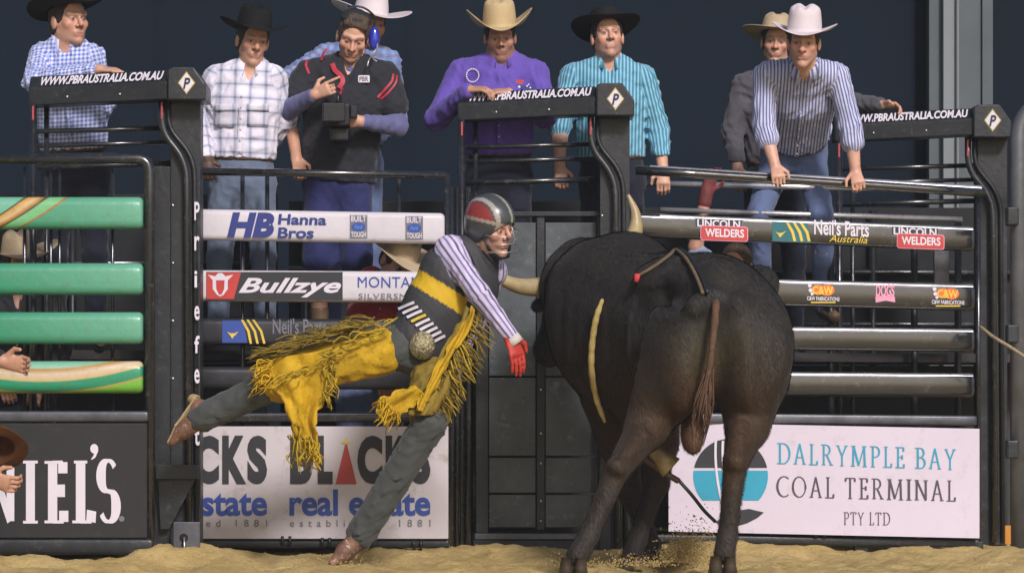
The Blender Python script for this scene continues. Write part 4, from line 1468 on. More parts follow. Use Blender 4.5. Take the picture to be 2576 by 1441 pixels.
DENIM = cloth('faded_blue_denim', lin(98, 114, 150), rough=.85)
DENIM_G = cloth('grey_blue_denim', lin(104, 118, 138), rough=.85)
DENIM_D = cloth('shade_darkened_denim', lin(34, 38, 52), rough=.85)  # denim darkened to stand for shade behind the towers and rails
LEATHER_BR = M('brown_leather', (0.075, 0.035, 0.018), .5, 0, .3, 12, .3, 60)
BOOT = M('tan_boot_leather', (0.16, 0.10, 0.055), .55, 0, .3, 10, .3, 60)
HAIR_D = M('dark_brown_hair', (0.030, 0.020, 0.014), .6, 0, .35, 40, .8, 120)
HAIR_B = M('brown_hair', (0.075, 0.050, 0.028), .6, 0, .35, 40, .8, 120)
FELT_BLK = M('black_felt', (0.0105, 0.0115, 0.0125), .85, 0, .25, 6, .25, 90, .2)
FELT_WHT = M('off_white_felt', (0.68, 0.61, 0.62), .8, 0, .06, 5, .2, 90, .2)
STRAW = M('tan_straw', (0.56, 0.43, 0.23), .75, 0, .12, 8, .45, 170, .25)
STRAW_P = M('pale_straw', (0.48, 0.38, 0.24), .75, 0, .12, 8, .45, 170, .25)
BAND_D = M('dark_hat_band', (0.03, 0.022, 0.018), .6)
BAND_T = M('tan_hat_band', (0.42, 0.30, 0.15), .6)
BAND_G = M('grey_hat_band', (0.30, 0.26, 0.24), .6)
BUTTON = M('pearl_button', (0.6, 0.6, 0.62), .3)

TONES = [(0.60, 0.345, 0.235), (0.55, 0.30, 0.195), (0.64, 0.37, 0.26), (0.50, 0.275, 0.18)]

def person(spec):
    g = lambda k, d=None: spec.get(k, d)
    seed = g('seed', 1)
    tone = TONES[g('tone', 0)]
    size = g('size', 1.0)*1.08
    J = {k: np.array(v, float) for k, v in spec['joints'].items()}
    H = J['head']; N = J['neck']; m_ = (J['shA']+J['shB'])/2
    lift = np.array((0, 0, g('lift', .022)))
    for k_ in ('shA', 'shB'): J[k_] = J[k_]+(m_-J[k_])*.05+lift
    J['neck'] = J['neck']+lift*.8; N = J['neck']
    shA, shB = J['shA'], J['shB']; Pv = J['pelvis']
    fr = head_frame(*g('look', (0, 0, 0)))
    S = (shA+shB)/2
    side = unit(shB-shA)
    axis = unit(S-Pv)
    front = unit(np.cross(axis, side)); 
    if front[1] > 0: front = -front
    root = thing('person', spec['label'], 'person', (Pv[0], Pv[1], min(J['fA'][2], J['fB'][2])-.05), g('group'))
    # ---- skin body: one surface
    P, C, E, L = head_prims(H, fr, size, g('jaw', 1.0), seed)
    nk0 = L(0, -.026, -.040)
    body = P + [cone(nk0, N, .050*size, .060, 'neck', .02)]
    bw = g('build', 1.0)
    TL = lambda t: Pv+(S-Pv)*t
    def torso(inf, tg='torso'):
        return [loft(TL(-.02), TL(.28), side, (.164*bw+inf, .116*bw+inf), (.160*bw+inf, .112*bw+inf), tg),
                loft(TL(.28), TL(.72), side, (.160*bw+inf, .112*bw+inf), (.184*bw+inf, .122*bw+inf), tg),
                loft(TL(.72), TL(.93), side, (.184*bw+inf, .122*bw+inf), (.158*bw+inf, .090*bw+inf), tg),
                cone(shA+(S-shA)*.25-axis*.015, S-axis*.03, .046+inf, .070+inf, tg, .05), cone(shB+(S-shB)*.25-axis*.015, S-axis*.03, .046+inf, .070+inf, tg, .05),
                cone(N+axis*.012, shA+(S-shA)*.15+axis*.006, .052+inf*.6, .046+inf*.6, tg, .06), cone(N+axis*.012, shB+(S-shB)*.15+axis*.006, .052+inf*.6, .046+inf*.6, tg, .06)]
    body += torso(-.004)
    arms = []
    for s_ in 'AB':
        sh, el, wr = J['sh'+s_], J['el'+s_], J['wr'+s_]
        body += [cone(sh, el, .052, .042, 'arm'), cone(el, el+(wr-el)*.35, .041, .042, 'arm'), cone(el+(wr-el)*.35, wr, .042, .029, 'arm')]
        hd = g('hand'+s_)
        if hd:
            hp = hand_prims(wr, hd[0], hd[1], hd[2], hd[3] if len(hd) > 3 else 1.0, point=len(hd) > 4 and hd[4], flip=(s_ == 'A'))
            if g('glove'+s_) is None:
                body += hp
            else:
                gl = hp + [cone(wr-unit(wr-el)*.06, wr, .040, .036, 'hand', .02)]
                f = Field(gl, .006)
                for p in gl: f.add(p, .008)
                V, Q = f.mesh(); obj('glove', V, Q, spec['glove'+s_], root, smooth=True, quads=True)
    for s_ in 'AB':
        hp, kn, an = J['h'+s_], J['k'+s_], J['a'+s_]
        body += [cone(hp, kn, .078, .054, 'leg', .04), cone(kn, kn+(an-kn)*.35, .054, .056, 'leg', .03), cone(kn+(an-kn)*.35, an, .056, .036, 'leg', .03)]
    hlo = H-np.array((.125, .125, .15))*size; hhi = H+np.array((.125, .125, .14))*size
    fine = [(hlo, hhi, .0048)]
    for s_ in 'AB':
        if g('hand'+s_) and g('glove'+s_) is None:
            fine.append((J['wr'+s_]-.13, J['wr'+s_]+.13, .0062))
    fld = Field(body, .013, fine)
    for p in body: fld.add(p, .02)
    for c in C: fld.cut(c, .014)
    for e in E: fld.add(e)
    V, Q = fld.mesh()
    bo = obj('body', V, Q, SKIN, root, smooth=True, quads=True)
    hm = np.linalg.norm(V-H, axis=1) < .17*size
    col = np.tile(np.array(tone), (len(V), 1))*(.93+.14*RNG.random(1))
    if hm.any():
        col[hm] = paint_head(V[hm], H, fr, size, tone, g('brow', (.035, .022, .015)), g('stubble', .25))
    add_attr(bo.data, 'Col', col)
    # ---- hair
    if g('hair') is not None:
        hs = g('hair_size', 1.0)
        x, f, u = fr
        hp = [ell(L(0, -.016, .034), [x, f, u], (.082*size*hs, .103*size*hs, .098*size*hs), 'hair'), ell(L(0, -.045, -.010), [x, f, u], (.076*size, .068*size, .075*size), 'hair')]
        if g('fringe'):
            hp += [cone(L(-.045, .060, .090), L(.045, .064, .080), .018*size, .022*size, 'hair'), cone(L(-.02, .03, .108), L(.04, .03, .104), .026*size, .026*size, 'hair')]
        ff = Field(hp, .006)
        for p in hp: ff.add(p, .02)
        ff.warp(folds(.006, seed+40, .03, 1.0))
        hl = g('hairline', .088)
        ff.cut(ell(L(0, .100, hl-.085), [x, f, u], (.074*size, .085*size, .085*size)), .01)
        ff.cut(ell(L(0, .075, -.09), [x, f, u], (.12*size, .065*size, .12*size)), .01)
        ff.halfcut(L(0, -.03, -.055), -u)
        Vh, Qh = ff.mesh()
        obj('hair', Vh, Qh, spec['hair'], root, smooth=True, quads=True)
    # ---- shirt
    out = {'root': root, 'fr': fr, 'L': L, 'J': J, 'front': front, 'side': side, 'axis': axis, 'S': S}
    if g('shirt') is not None:
        inf = g('loose', .017)
        sp = torso(inf)
        for s_ in 'AB':
            sh, el, wr = J['sh'+s_], J['el'+s_], J['wr'+s_]
            sl = g('sleeve'+s_, g('sleeve', .93))              # 1 = to the wrist, .5 = elbow
            mid = sh+(el-sh)*.5
            if sl >= .5:
                sp += [cone(sh, el, .054+inf*.5, .045+inf, 'arm'+s_, .035)]
                e2 = el+(wr-el)*((sl-.5)*2)
                sp += [cone(el, e2, .045+inf, .034+inf*.7, 'fore'+s_, .025)]
                if g('rolled'):
                    sp += [cone(e2-unit(wr-el)*.045, e2, .046+inf, .047+inf, 'fore'+s_, .01)]
            else:
                sp += [cone(sh, sh+(el-sh)*sl*2, .056+inf*.7, .056+inf*1.1, 'arm'+s_, .035)]
        vn = g('vneck', 1.0)
        cuts = [cone(N+front*.075+axis*.045, N+front*.125-axis*.075*vn, .042, .010), cone(N+axis*.012, N+axis*.16, .064, .066)]
        tail = g('tail', .165)
        hc = [(TL(tail), -axis)]
        if tail < 0: sp.append(loft(TL(tail-.12), TL(0), side, (.158*bw+inf+.012, .112*bw+inf+.012), (.158*bw+inf, .112*bw+inf), 'torso'))
        o, Vs = garment('shirt', sp, spec['shirt'], root, .0095, .032, g('fold', .0125), seed, cuts, (S, side, axis), halfcuts=hc)
        out['shirt'] = o; out['Vs'] = Vs
        if g('collar', True):
            collar(o, N+axis*.010, (side, front, axis), g('collar_mat', spec['shirt']), g('collar_r', .066))
        def on_front(u_, v_):
            q = Vs[(np.abs((Vs-S)@side-u_) < .013) & (np.abs((Vs-S)@axis-v_) < .013)]
            d_ = ((q-S)@front)
            return S+side*u_+axis*v_+front*(d_.max() if len(d_) else .1)
        def patch(name, us, vs, off):
            V_ = []; T_ = []
            for v_ in vs:
                for u_ in us:
                    V_.append(on_front(u_, v_)+front*off); T_.append((u_, v_, 1))
            n_ = len(us)
            F_ = [(i*n_+j_, i*n_+j_+1, (i+1)*n_+j_+1, (i+1)*n_+j_) for i in range(len(vs)-1) for j_ in range(n_-1)]
            q = obj(name, V_, F_, spec['shirt'], o, smooth=True)
            add_attr(q.data, 'tc', np.array(T_), 'FLOAT_VECTOR')
            md = q.modifiers.new('cloth', 'SOLIDIFY'); md.thickness = .005
        if g('placket', True) and g('buttons', True):
            patch('placket', np.linspace(-.016, .016, 3), np.linspace(-.42, -.08-.06*vn, 16), .004)
        for uc in g('pockets', ()):
            patch('pocket', np.linspace(uc-.055, uc+.055, 7), np.linspace(-.27, -.15, 7), .003)
            patch('pocket_flap', np.linspace(uc-.058, uc+.058, 7), np.linspace(-.185, -.145, 4), .007)
        if g('buttons', True):
            mb = MB()
            for t in np.linspace(.12, .80, 7):
                c = TL(t)+front*.3
                # slide in onto the cloth
                q = Vs[(np.abs((Vs-TL(t))@side) < .012) & (np.abs((Vs-TL(t))@axis) < .012) & (((Vs-TL(t))@front) > 0)]
                if len(q):
                    c = TL(t)+front*(((q-TL(t))@front).max()+.008)
                    MB().sphere(c, .0055, 8, 5, (1, .6, 1)).build('button', BUTTON, o, True)
    # ---- trousers
    if g('jeans') is not None:
        jp = [loft(TL(-.04), TL(.16), side, (.172*bw, .126*bw), (.168*bw, .122*bw), 'torso')]
        for s_ in 'AB':
            hp, kn, an = J['h'+s_], J['k'+s_], J['a'+s_]
            if g('shorts'):
                jp += [cone(hp, hp+(kn-hp)*1.02, .100, .092, 'leg'+s_, .05)]
            else:
                jp += [cone(hp, kn, .097, g('knee', .070), 'leg'+s_, .05), cone(kn, an, g('knee', .070), g('cuff', .058), 'leg'+s_, .02)]
        o, Vj = garment('trousers', jp, spec['jeans'], root, .013, .03, g('jfold', .007), seed+9, (), (S, side, axis))
        out['jeans'] = o; out['Vj'] = Vj
        b = [loft(TL(.150), TL(.185), side, (.176*bw, .130*bw), (.176*bw, .130*bw), 'torso')]
        f = Field(b, .008); f.add(b[0]); f.halfcut(TL(.19), axis); f.halfcut(TL(.145), -axis)
        Vb, Qb = f.mesh()
        if g('belt', True): obj('belt', Vb, Qb, LEATHER_BR, root, smooth=True, quads=True)
    # ---- boots
    for s_ in 'AB':
        an, ft = J['a'+s_], J['f'+s_]
        d = unit(ft-an)
        if g('cowboy'):
            sh_ = unit(J['k'+s_]-an); u_ = unit(sh_-d*(sh_@d)); sd = np.cross(d, u_)
            cb_ = [ball(an-u_*.048-d*.030, .046, 'b', .03), cone(an-u_*.012, an-u_*.046+d*.105, .054, .043, 'b', .03), loft(an-u_*.052+d*.10, an-u_*.066+d*.195, sd, (.044, .034), (.022, .017), 'b', .03),
                   cone(an, an+sh_*.15, .054, .062, 'b', .03)]
            f = Field(cb_, .007)
            for p in cb_: f.add(p)
            Vb, Qb = f.mesh(); bt = obj('boot', Vb, Qb, g('boot'), root, smooth=True, quads=True)
            so = [loft(an-u_*.088-d*.055, an-u_*.083+d*.110, sd, (.036, .008), (.045, .008), 's', .01), loft(an-u_*.083+d*.110, an-u_*.082+d*.205, sd, (.045, .008), (.018, .007), 's', .01)]
            f = Field(so, .005)
            for p in so: f.add(p)
            Vb, Qb = f.mesh(); obj('sole', Vb, Qb, g('sole_mat'), bt, smooth=True, quads=True)
            hb = [loft(an-u_*.094-d*.048, an-u_*.122-d*.044, sd, (.033, .031), (.028, .026), 'h')]
            f = Field(hb, .005); f.add(hb[0]); f.halfcut(an-u_*.128, -u_); f.halfcut(an-u_*.090, u_)
            Vb, Qb = f.mesh(); obj('heel', Vb, Qb, g('sole_mat'), bt, smooth=True, quads=True)
            continue
        bk = g('bootk', 1.0)
        bp = [cone(an+unit(J['k'+s_]-an)*.12, an, .052*bk, .047*bk, 'boot', .02), cone(an-np.array((0, 0, .02)), ft, .046*bk, .036*bk, 'boot', .02)]
        f = Field(bp, .010)
        for p in bp: f.add(p)
        Vb, Qb = f.mesh(); bt = obj('boot', Vb, Qb, g('boot', BOOT), root, smooth=True, quads=True)
        if g('soles'):
            leg = unit(an-J['k'+s_]); nn = unit(leg-d*(leg@d)); sd = np.cross(d, nn)
            so = [loft(an-d*.03+nn*.040, ft+d*.012+nn*.026, sd, (.032, .011), (.036, .009), 'sole')]
            ff = Field(so, .006); ff.add(so[0]); a_, b_ = ff.mesh(); obj('sole', a_, b_, g('sole_mat', LEATHER_BR), bt, smooth=True, quads=True)
            he_ = [loft(an-d*.035+nn*.048, an-d*.030+nn*.078, sd, (.030, .026), (.026, .024), 'heel')]
            ff = Field(he_, .006); ff.add(he_[0]); a_, b_ = ff.mesh(); obj('heel', a_, b_, g('sole_mat', LEATHER_BR), bt, smooth=True, quads=True)
    # ---- hat
    if g('hat'):
        kw = dict(spec['hat']); m = kw.pop('mat'); bm_ = kw.pop('band')
        hat(root, H, fr, m, bm_, size, **kw)
    return out
# ================================================================== the men on the catwalk
def stand(Pv, Y, footz, sp=.11, kneeY=-.03, dx=0.0):
    """legs of a man standing behind the rails"""
    d = {}
    for s_, k in (('A', -1), ('B', 1)):
        d['h'+s_] = Pv+np.array((k*.088, 0, -.05))
        d['a'+s_] = np.array((Pv[0]+k*sp+dx, Y+.02, footz+.10))
        d['k'+s_] = (d['h'+s_]+d['a'+s_])/2+np.array((k*.01, -.03, .0))
        d['f'+s_] = d['a'+s_]+np.array((k*.04, -.16, -.055))
    return d

DK = 1.105
# 1 gingham shirt, black hat, resting his arm on the left tower
Y = -.42
j = dict(head=W(174, 54, Y), neck=W(167, 128, Y+.03), shA=W(98, 152, Y+.04), shB=W(238, 156, Y+.04), pelvis=W(190, 420, Y+.12),
         elA=W(88, 205, Y-.14), wrA=W(250, 176, Y-.30), elB=W(258, 262, Y+.08), wrB=W(215, 335, Y+.16))
j.update(stand(j['pelvis'], Y+.12, DK))
p1 = person(dict(joints=j, seed=1, tone=0, look=(38, 2, -3), label='man in blue gingham shirt and black hat resting an arm on the left tower',
    shirt=cloth('blue_gingham_cotton', lin(214, 218, 240), 'gingham', (lin(88, 116, 190),)), sleeve=.95, jeans=DENIM_D,
    handA=((1, -.25, -.05), (0, 1, .25), .30), handB=((.3, -.3, -1), (1, 0, .1), .5), hair=HAIR_D, stubble=.2, group='men watching from the catwalk', size=1.06,
    hat=dict(mat=FELT_BLK, band=BAND_D, brim=.105, curl=.045, H_c=.125, tilt=8, up=.058)))

# 2 white plaid shirt, black hat
Y = -.12
j = dict(head=W(636, 104, Y), neck=W(632, 186, Y+.03), shA=W(535, 208, Y+.04), shB=W(698, 208, Y+.03), pelvis=W(608, 440, Y+.05),
         elA=W(500, 300, Y+.08), wrA=W(520, 398, Y-.12), elB=W(718, 300, Y+.12), wrB=W(655, 395, Y+.22))
j.update(stand(j['pelvis'], Y+.05, DK, .13))
p2 = person(dict(joints=j, seed=2, tone=0, look=(18, -8, 6), label='man in white plaid shirt and black hat standing at the rail beside the left tower',
    shirt=cloth('white_plaid_cotton', lin(232, 228, 240), 'plaid', (lin(72, 86, 112), lin(150, 164, 190))), sleeve=.98, jeans=DENIM_G, vneck=1.45, pockets=(-.09, .09),
    handA=((.15, -.5, -.9), (1, 0, 0), .75), gloveA=LEATHER_BR, handB=((0, -.3, -1), (-1, 0, 0), .5), hair=HAIR_D, group='men watching from the catwalk', build=1.02,
    hat=dict(mat=FELT_BLK, band=BAND_D, brim=.100, curl=.042, H_c=.135, tilt=3, up=.060, taper=.16)))

# 3 white hat, behind the cameraman
Y = .36
j = dict(head=W(930, 66, Y), neck=W(905, 140, Y+.03), shA=W(812, 150, Y+.03), shB=W(985, 166, Y+.04), pelvis=W(880, 400, Y+.08),
         elA=W(722, 205, Y-.02), wrA=W(746, 400, Y-.42), elB=W(996, 300, Y+.05), wrB=W(925, 372, Y-.02))
j['elA'] = W(714, 206, Y-.16)
j.update(stand(j['pelvis'], Y+.08, DK))
p3 = person(dict(joints=j, seed=3, tone=1, look=(22, -2, 6), label='man in white hat and blue check shirt half hidden behind the cameraman',
    shirt=cloth('blue_check_cotton', lin(110, 140, 190), 'check3', (lin(160, 178, 210), lin(120, 80, 100))), sleeve=.80, jeans=DENIM,
    handA=((.25, -.6, -.75), (1, .2, 0), .75), handB=((0, -.3, -1), (-1, 0, 0), .5), hair=HAIR_D, group='men watching from the catwalk',
    hat=dict(mat=FELT_WHT, band=BAND_G, brim=.130, curl=.050, H_c=.135, tilt=-4, up=.056, curlin=.1)))

# 4 cameraman in black and red jersey
Y = -.02
BLKJ = cloth('black_jersey_knit', lin(40, 42, 48), rough=.8)
j = dict(head=W(888, 94, Y-.06), neck=W(880, 172, Y+.02), shA=W(768, 196, Y+.03), shB=W(978, 200, Y+.03), pelvis=W(850, 440, Y+.08),
         elA=W(722, 278, Y-.02), wrA=W(792, 238, Y-.24), elB=W(1000, 318, Y-.02), wrB=W(905, 306, Y-.24))
j.update(stand(j['pelvis'], Y+.08, DK, .10))
p4 = person(dict(joints=j, seed=4, tone=2, look=(2, -24, 9), label='bareheaded cameraman in black jersey with red stripes pointing at his camera',
    shirt=BLKJ, sleeve=.30, jeans=cloth('navy_shorts_cotton', lin(46, 52, 98)), shorts=True, fold=.008, buttons=False, collar=False, loose=.026, build=1.12, tail=-.05, belt=False, vneck=1.3,
    handA=((.85, -.35, .35), (.1, -.2, 1), .85, 1.0, True), handB=((-1, -.2, .0), (0, -.3, 1), .6), hair=HAIR_B, fringe=True, hairline=.078, hair_size=1.0, stubble=.45, brow=(.06, .04, .025)))
r4 = p4['root']
# long purple-grey undershirt sleeves
US = cloth('purple_grey_undershirt', lin(100, 102, 142))
sp = []
for s_ in 'AB':
    sh, el, wr = p4['J']['sh'+s_], p4['J']['el'+s_], p4['J']['wr'+s_]
    sp += [cone(sh+(el-sh)*.35, el, .060, .056, 'arm'+s_, .02), cone(el, el+(wr-el)*.90, .058, .040, 'fore'+s_, .02)]
garment('undershirt_sleeve', sp[:2], US, r4, .010, .02, .006, 44)
garment('undershirt_sleeve', sp[2:], US, r4, .010, .02, .006, 45)
Nk = p4['J']['neck']
nb = [cone(Nk+np.array((0, -.01, -.03)), Nk+np.array((0, -.012, .022)), .070, .062, 'x')]
f = Field(nb, .008); f.add(nb[0]); f.halfcut(Nk+np.array((0, 0, .028)), np.array((0, 0, 1.0)))
Vn, Qn = f.mesh(); o_ = obj('undershirt_neck', Vn, Qn, US, r4, smooth=True, quads=True)
RED_TRIM = M('red_piping', (0.42, 0.02, 0.045), .6)
def on_shirt(p, x, y, off=.006):
    return W(x, y, surf_y(p['Vs'], x, y, 9)-off)
def ribbon(p, name, pts, w, mat, parent, off=.004, sub=5):
    P = smooth_path([np.array((a, b, 0)) for a, b in pts], sub)
    V = []; F = []
    for k, q in enumerate(P):
        t = P[min(k+1, len(P)-1)]-P[max(k-1, 0)]
        t = t/np.linalg.norm(t); n = np.array((-t[1], t[0]))
        for e in (.5, 0, -.5):
            xx, yy = q[0]+n[0]*w*e, q[1]+n[1]*w*e
            V.append(W(xx, yy, surf_y(p['Vs'], xx, yy, 6)-off))
    V = np.array(V)
    yv = V[:, 1].reshape(-1, 3)
    ys_ = yv.copy()
    for k in range(len(yv)):
        ys_[k] = np.minimum(yv[max(k-1, 0):k+2].mean(0), yv[k]+.002)
    V[:, 1] = ys_.ravel()
    for k in range(len(P)-1):
        for j_ in range(2): F.append((3*k+j_, 3*k+j_+1, 3*k+j_+4, 3*k+j_+3))
    return obj(name, V, F, mat, parent, smooth=True)
sh4 = p4['shirt']
ribbon(p4, 'red_collar_trim', [(836, 160), (842, 176), (858, 192), (862, 206), (852, 222)], 12, RED_TRIM, sh4, .010)
ribbon(p4, 'red_stripe', [(990, 186), (985, 206), (968, 226), (950, 246)], 6, RED_TRIM, sh4)
ribbon(p4, 'red_stripe', [(999, 190), (995, 210), (978, 232), (958, 250)], 5, RED_TRIM, sh4)
ribbon(p4, 'red_stripe', [(772, 152), (770, 166), (778, 186)], 6, RED_TRIM, sh4)
ribbon(p4, 'red_stripe', [(822, 124), (812, 138), (808, 152)], 5, RED_TRIM, sh4, .010)
yb = surf_y(p4['Vs'], 915, 199, 12)-.007
bdg = decal('chest_badge', rrect(901, 930, 190, 208, 3), yb, INK_WHT, sh4, 0)
lettering('badge_letters', text_mesh('PBR', .03), 904, 927, 193, 205, yb, INK_GREY, bdg, 0, .002)
# cap visor worn above the hair
x_, f_, u_ = p4['fr']
L4 = p4['L']
CAPM = M('black_cap_cloth', (0.015, 0.018, 0.026), .8, 0, .2, 10, .3, 120)
cp = [ell(L4(0, -.018, .050), [x_, f_, u_], (.099, .122, .098), 'cap')]
f = Field(cp, .007); f.add(cp[0]); f.halfcut(L4(0, .05, .098), -unit(u_-f_*.15))
Vc, Qc = f.mesh(); capo = obj('cap', Vc, Qc, CAPM, r4, smooth=True, quads=True)
# headset: blue reflective ear cup, boom and cord
BLUE = M('blue_reflective_plastic', (0.02, 0.04, 0.42), .18, .2, .2, 6, coat=.8)
hs = thing('headset', "blue shiny headset cup at the cameraman's ear with dangling silver cord", 'headset', L4(.11, 0, 0))
ec = MB().sphere((0, 0, 0), 1, 18, 12)
c0 = W(941, 97, Y-.06)
cupV = [c0+np.array((v[0]*.030, v[1]*.022, v[2]*.066)) for v in ec.V]
obj('ear_cup', cupV, ec.F, BLUE, hs, smooth=True)
SILV = M('silver_cord', (0.5, 0.5, 0.5), .3, .7)
MB().tube(smooth_path([c0+np.array((.012, -.02, -.06)), W(936, 140, Y-.10), W(928, 152, Y-.14), W(924, 168, Y-.15)], 5), .004, 8).build('cord', SILV, hs, True)
MB().tube(smooth_path([c0+np.array((.02, -.01, -.03)), W(946, 134, Y-.10), W(938, 146, Y-.14), W(948, 156, Y-.15)], 5), .004, 8).build('cord', SILV, hs, True)
MB().tube(smooth_path([c0+np.array((0, 0, .06)), L4(.095, -.03, .11), L4(.03, -.03, .152), L4(-.05, -.03, .147)], 6), .006, 8).build('head_band', BLK, hs, True)
# video camera
CAMB = M('black_camera_plastic', (0.012, 0.012, 0.014), .38, 0, .2, 10, .1, 120)
vc = thing('video_camera', 'black video camera held at chest height by the cameraman', 'camera', W(852, 330, Y-.30))
c = W(852, 288, Y-.30)
MB().box(c[0]-.062, c[0]+.062, c[1]-.10, c[1]+.13, c[2]-.070, c[2]+.050, .012).build('camera_body', CAMB, vc)
MB().tube([c+np.array((-.015, -.10, -.01)), c+np.array((-.015, -.20, -.01))], .045, 18).build('lens', CAMB, vc, True)
MB().box(c[0]-.075, c[0]+.045, c[1]-.255, c[1]-.202, c[2]-.060, c[2]+.042, .008).build('lens_hood', CAMB, vc)
MB().tube(bent([c+np.array((0, -.08, .045)), c+np.array((0, -.08, .10)), c+np.array((0, .10, .10)), c+np.array((0, .10, .045))], .03), .012, 10).build('handle', CAMB, vc, True)
MB().box(c[0]+.063, c[0]+.100, c[1]-.03, c[1]+.06, c[2]-.02, c[2]+.045, .006).build('viewfinder', CAMB, vc)
MB().box(c[0]-.045, c[0]+.055, c[1]-.04, c[1]+.16, c[2]-.145, c[2]-.072, .010).build('battery_pack', CAMB, vc)
MB().tube(smooth_path([W(862, 222, Y-.20), W(856, 236, Y-.26), W(850, 262, Y-.30)], 5), .006, 8).build('red_cord', RED_TRIM, vc, True)

# 5 purple shirt, tan hat, hands on the middle tower
Y = .48
PURP = cloth('purple_cotton', lin(102, 82, 172))
j = dict(head=W(1258, 96, Y), neck=W(1262, 166, Y+.03), shA=W(1150, 194, Y+.04), shB=W(1358, 196, Y+.04), pelvis=W(1256, 430, Y+.08),
         elA=W(1098, 300, Y-.03), wrA=W(1180, 226, Y-.34), elB=W(1372, 292, Y-.02), wrB=W(1282, 232, Y-.30))
j.update(stand(j['pelvis'], Y+.08, DK))
p5 = person(dict(joints=j, seed=5, tone=3, look=(3, -10, -2), label='man in purple shirt and tan straw hat with both hands on the middle tower cap',
    shirt=PURP, lift=.03, sleeve=.97, jeans=DENIM_D, handA=((.95, -.25, .02), (.1, .9, .3), .42), handB=((-.95, -.25, .02), (-.1, .9, .3), .42), hair=HAIR_D, stubble=.75, group='men watching from the catwalk', build=1.04, loose=.020,
    hat=dict(mat=STRAW, band=BAND_T, brim=.102, curl=.098, H_c=.155, crease=.022, tilt=2, up=.056, curlin=.20, taper=.13)))
sh5 = p5['shirt']
yb = surf_y(p5['Vs'], 1189, 190, 12)-.008
ring = []
for k in range(20):
    a0, a1 = 2*math.pi*k/20, 2*math.pi*(k+.7)/20
    ring.append([(1189+17*math.cos(a0), 190+18*math.sin(a0)), (1189+17*math.cos(a1), 190+18*math.sin(a1)), (1189+14*math.cos(a1), 190+15*math.sin(a1)), (1189+14*math.cos(a0), 190+15*math.sin(a0))])
strip_decal('wreath_emblem', ring, yb, INK_WHT, sh5, 0)
yb = surf_y(p5['Vs'], 1322, 214, 16)-.010
fl = decal('flag_ground', [(1298, 214), (1346, 216), (1340, 226), (1298, 224)], yb, INK_NAVY, sh5, 0)
strip_decal('flag_red', [[(1298, 201), (1320, 202), (1312, 212), (1298, 209)]], yb, INK_RED, sh5, .001)
strip_decal('flag_stars', [circ(1306, 219, 3.5, n=8), circ(1326, 217, 2.2, n=8), circ(1334, 221, 2.2, n=8), circ(1330, 213, 2, n=8)], yb, INK_WHT, sh5, .002)

# 6 teal striped shirt, black hat
Y = .62
j = dict(head=W(1528, 94, Y), neck=W(1532, 170, Y+.03), shA=W(1430, 200, Y+.04), shB=W(1628, 204, Y+.04), pelvis=W(1540, 440, Y+.06),
         elA=W(1408, 318, Y-.02), wrA=W(1408, 422, Y-.12), elB=W(1656, 330, Y+.06), wrB=W(1668, 428, Y-.06))
j.update(stand(j['pelvis'], Y+.06, DK))
p6 = person(dict(joints=j, seed=6, tone=2, look=(8, 10, -3), label='man in teal striped shirt and black hat behind the middle tower',
    shirt=cloth('teal_stripe_cotton', lin(66, 134, 164), 'stripe', (lin(148, 198, 214), None, .020, .42)), sleeveA=.62, sleeveB=.97, jeans=DENIM_D, vneck=1.7, build=1.06,
    handA=((.1, -.5, -.85), (1, 0, 0), .7), handB=((.0, -.4, -.9), (-1, 0, 0), .5), hair=HAIR_D, stubble=.5, group='men watching from the catwalk', size=1.03, jaw=1.08,
    hat=dict(mat=FELT_BLK, band=BAND_D, brim=.098, curl=.030, H_c=.115, tilt=8, up=.056)))

# 7 grey shirt, pale straw hat, behind the leaning man
Y = 1.45
j = dict(head=W(1952, 108, Y), neck=W(1960, 186, Y+.03), shA=W(1862, 224, Y+.04), shB=W(2052, 220, Y+.04), pelvis=W(1950, 450, Y+.08),
         elA=W(1842, 330, Y+.02), wrA=W(1856, 424, Y-.08), elB=W(2140, 262, Y-.06), wrB=W(2218, 264, Y-.24))
j.update(stand(j['pelvis'], Y+.08, DK))
p7 = person(dict(joints=j, seed=7, tone=0, look=(-4, -2, 4), label='man in grey shirt and pale straw hat behind the leaning man',
    shirt=cloth('charcoal_cotton', lin(82, 80, 86)), sleeve=.96, jeans=DENIM_D, handA=((.1, -.4, -.9), (1, 0, 0), .5), handB=((1, -.25, -.10), (0, -.9, .4), .55), hair=HAIR_D, group='men watching from the catwalk', size=.98,
    hat=dict(mat=STRAW_P, band=BAND_D, brim=.112, curl=.020, H_c=.120, tilt=10, up=.052)))

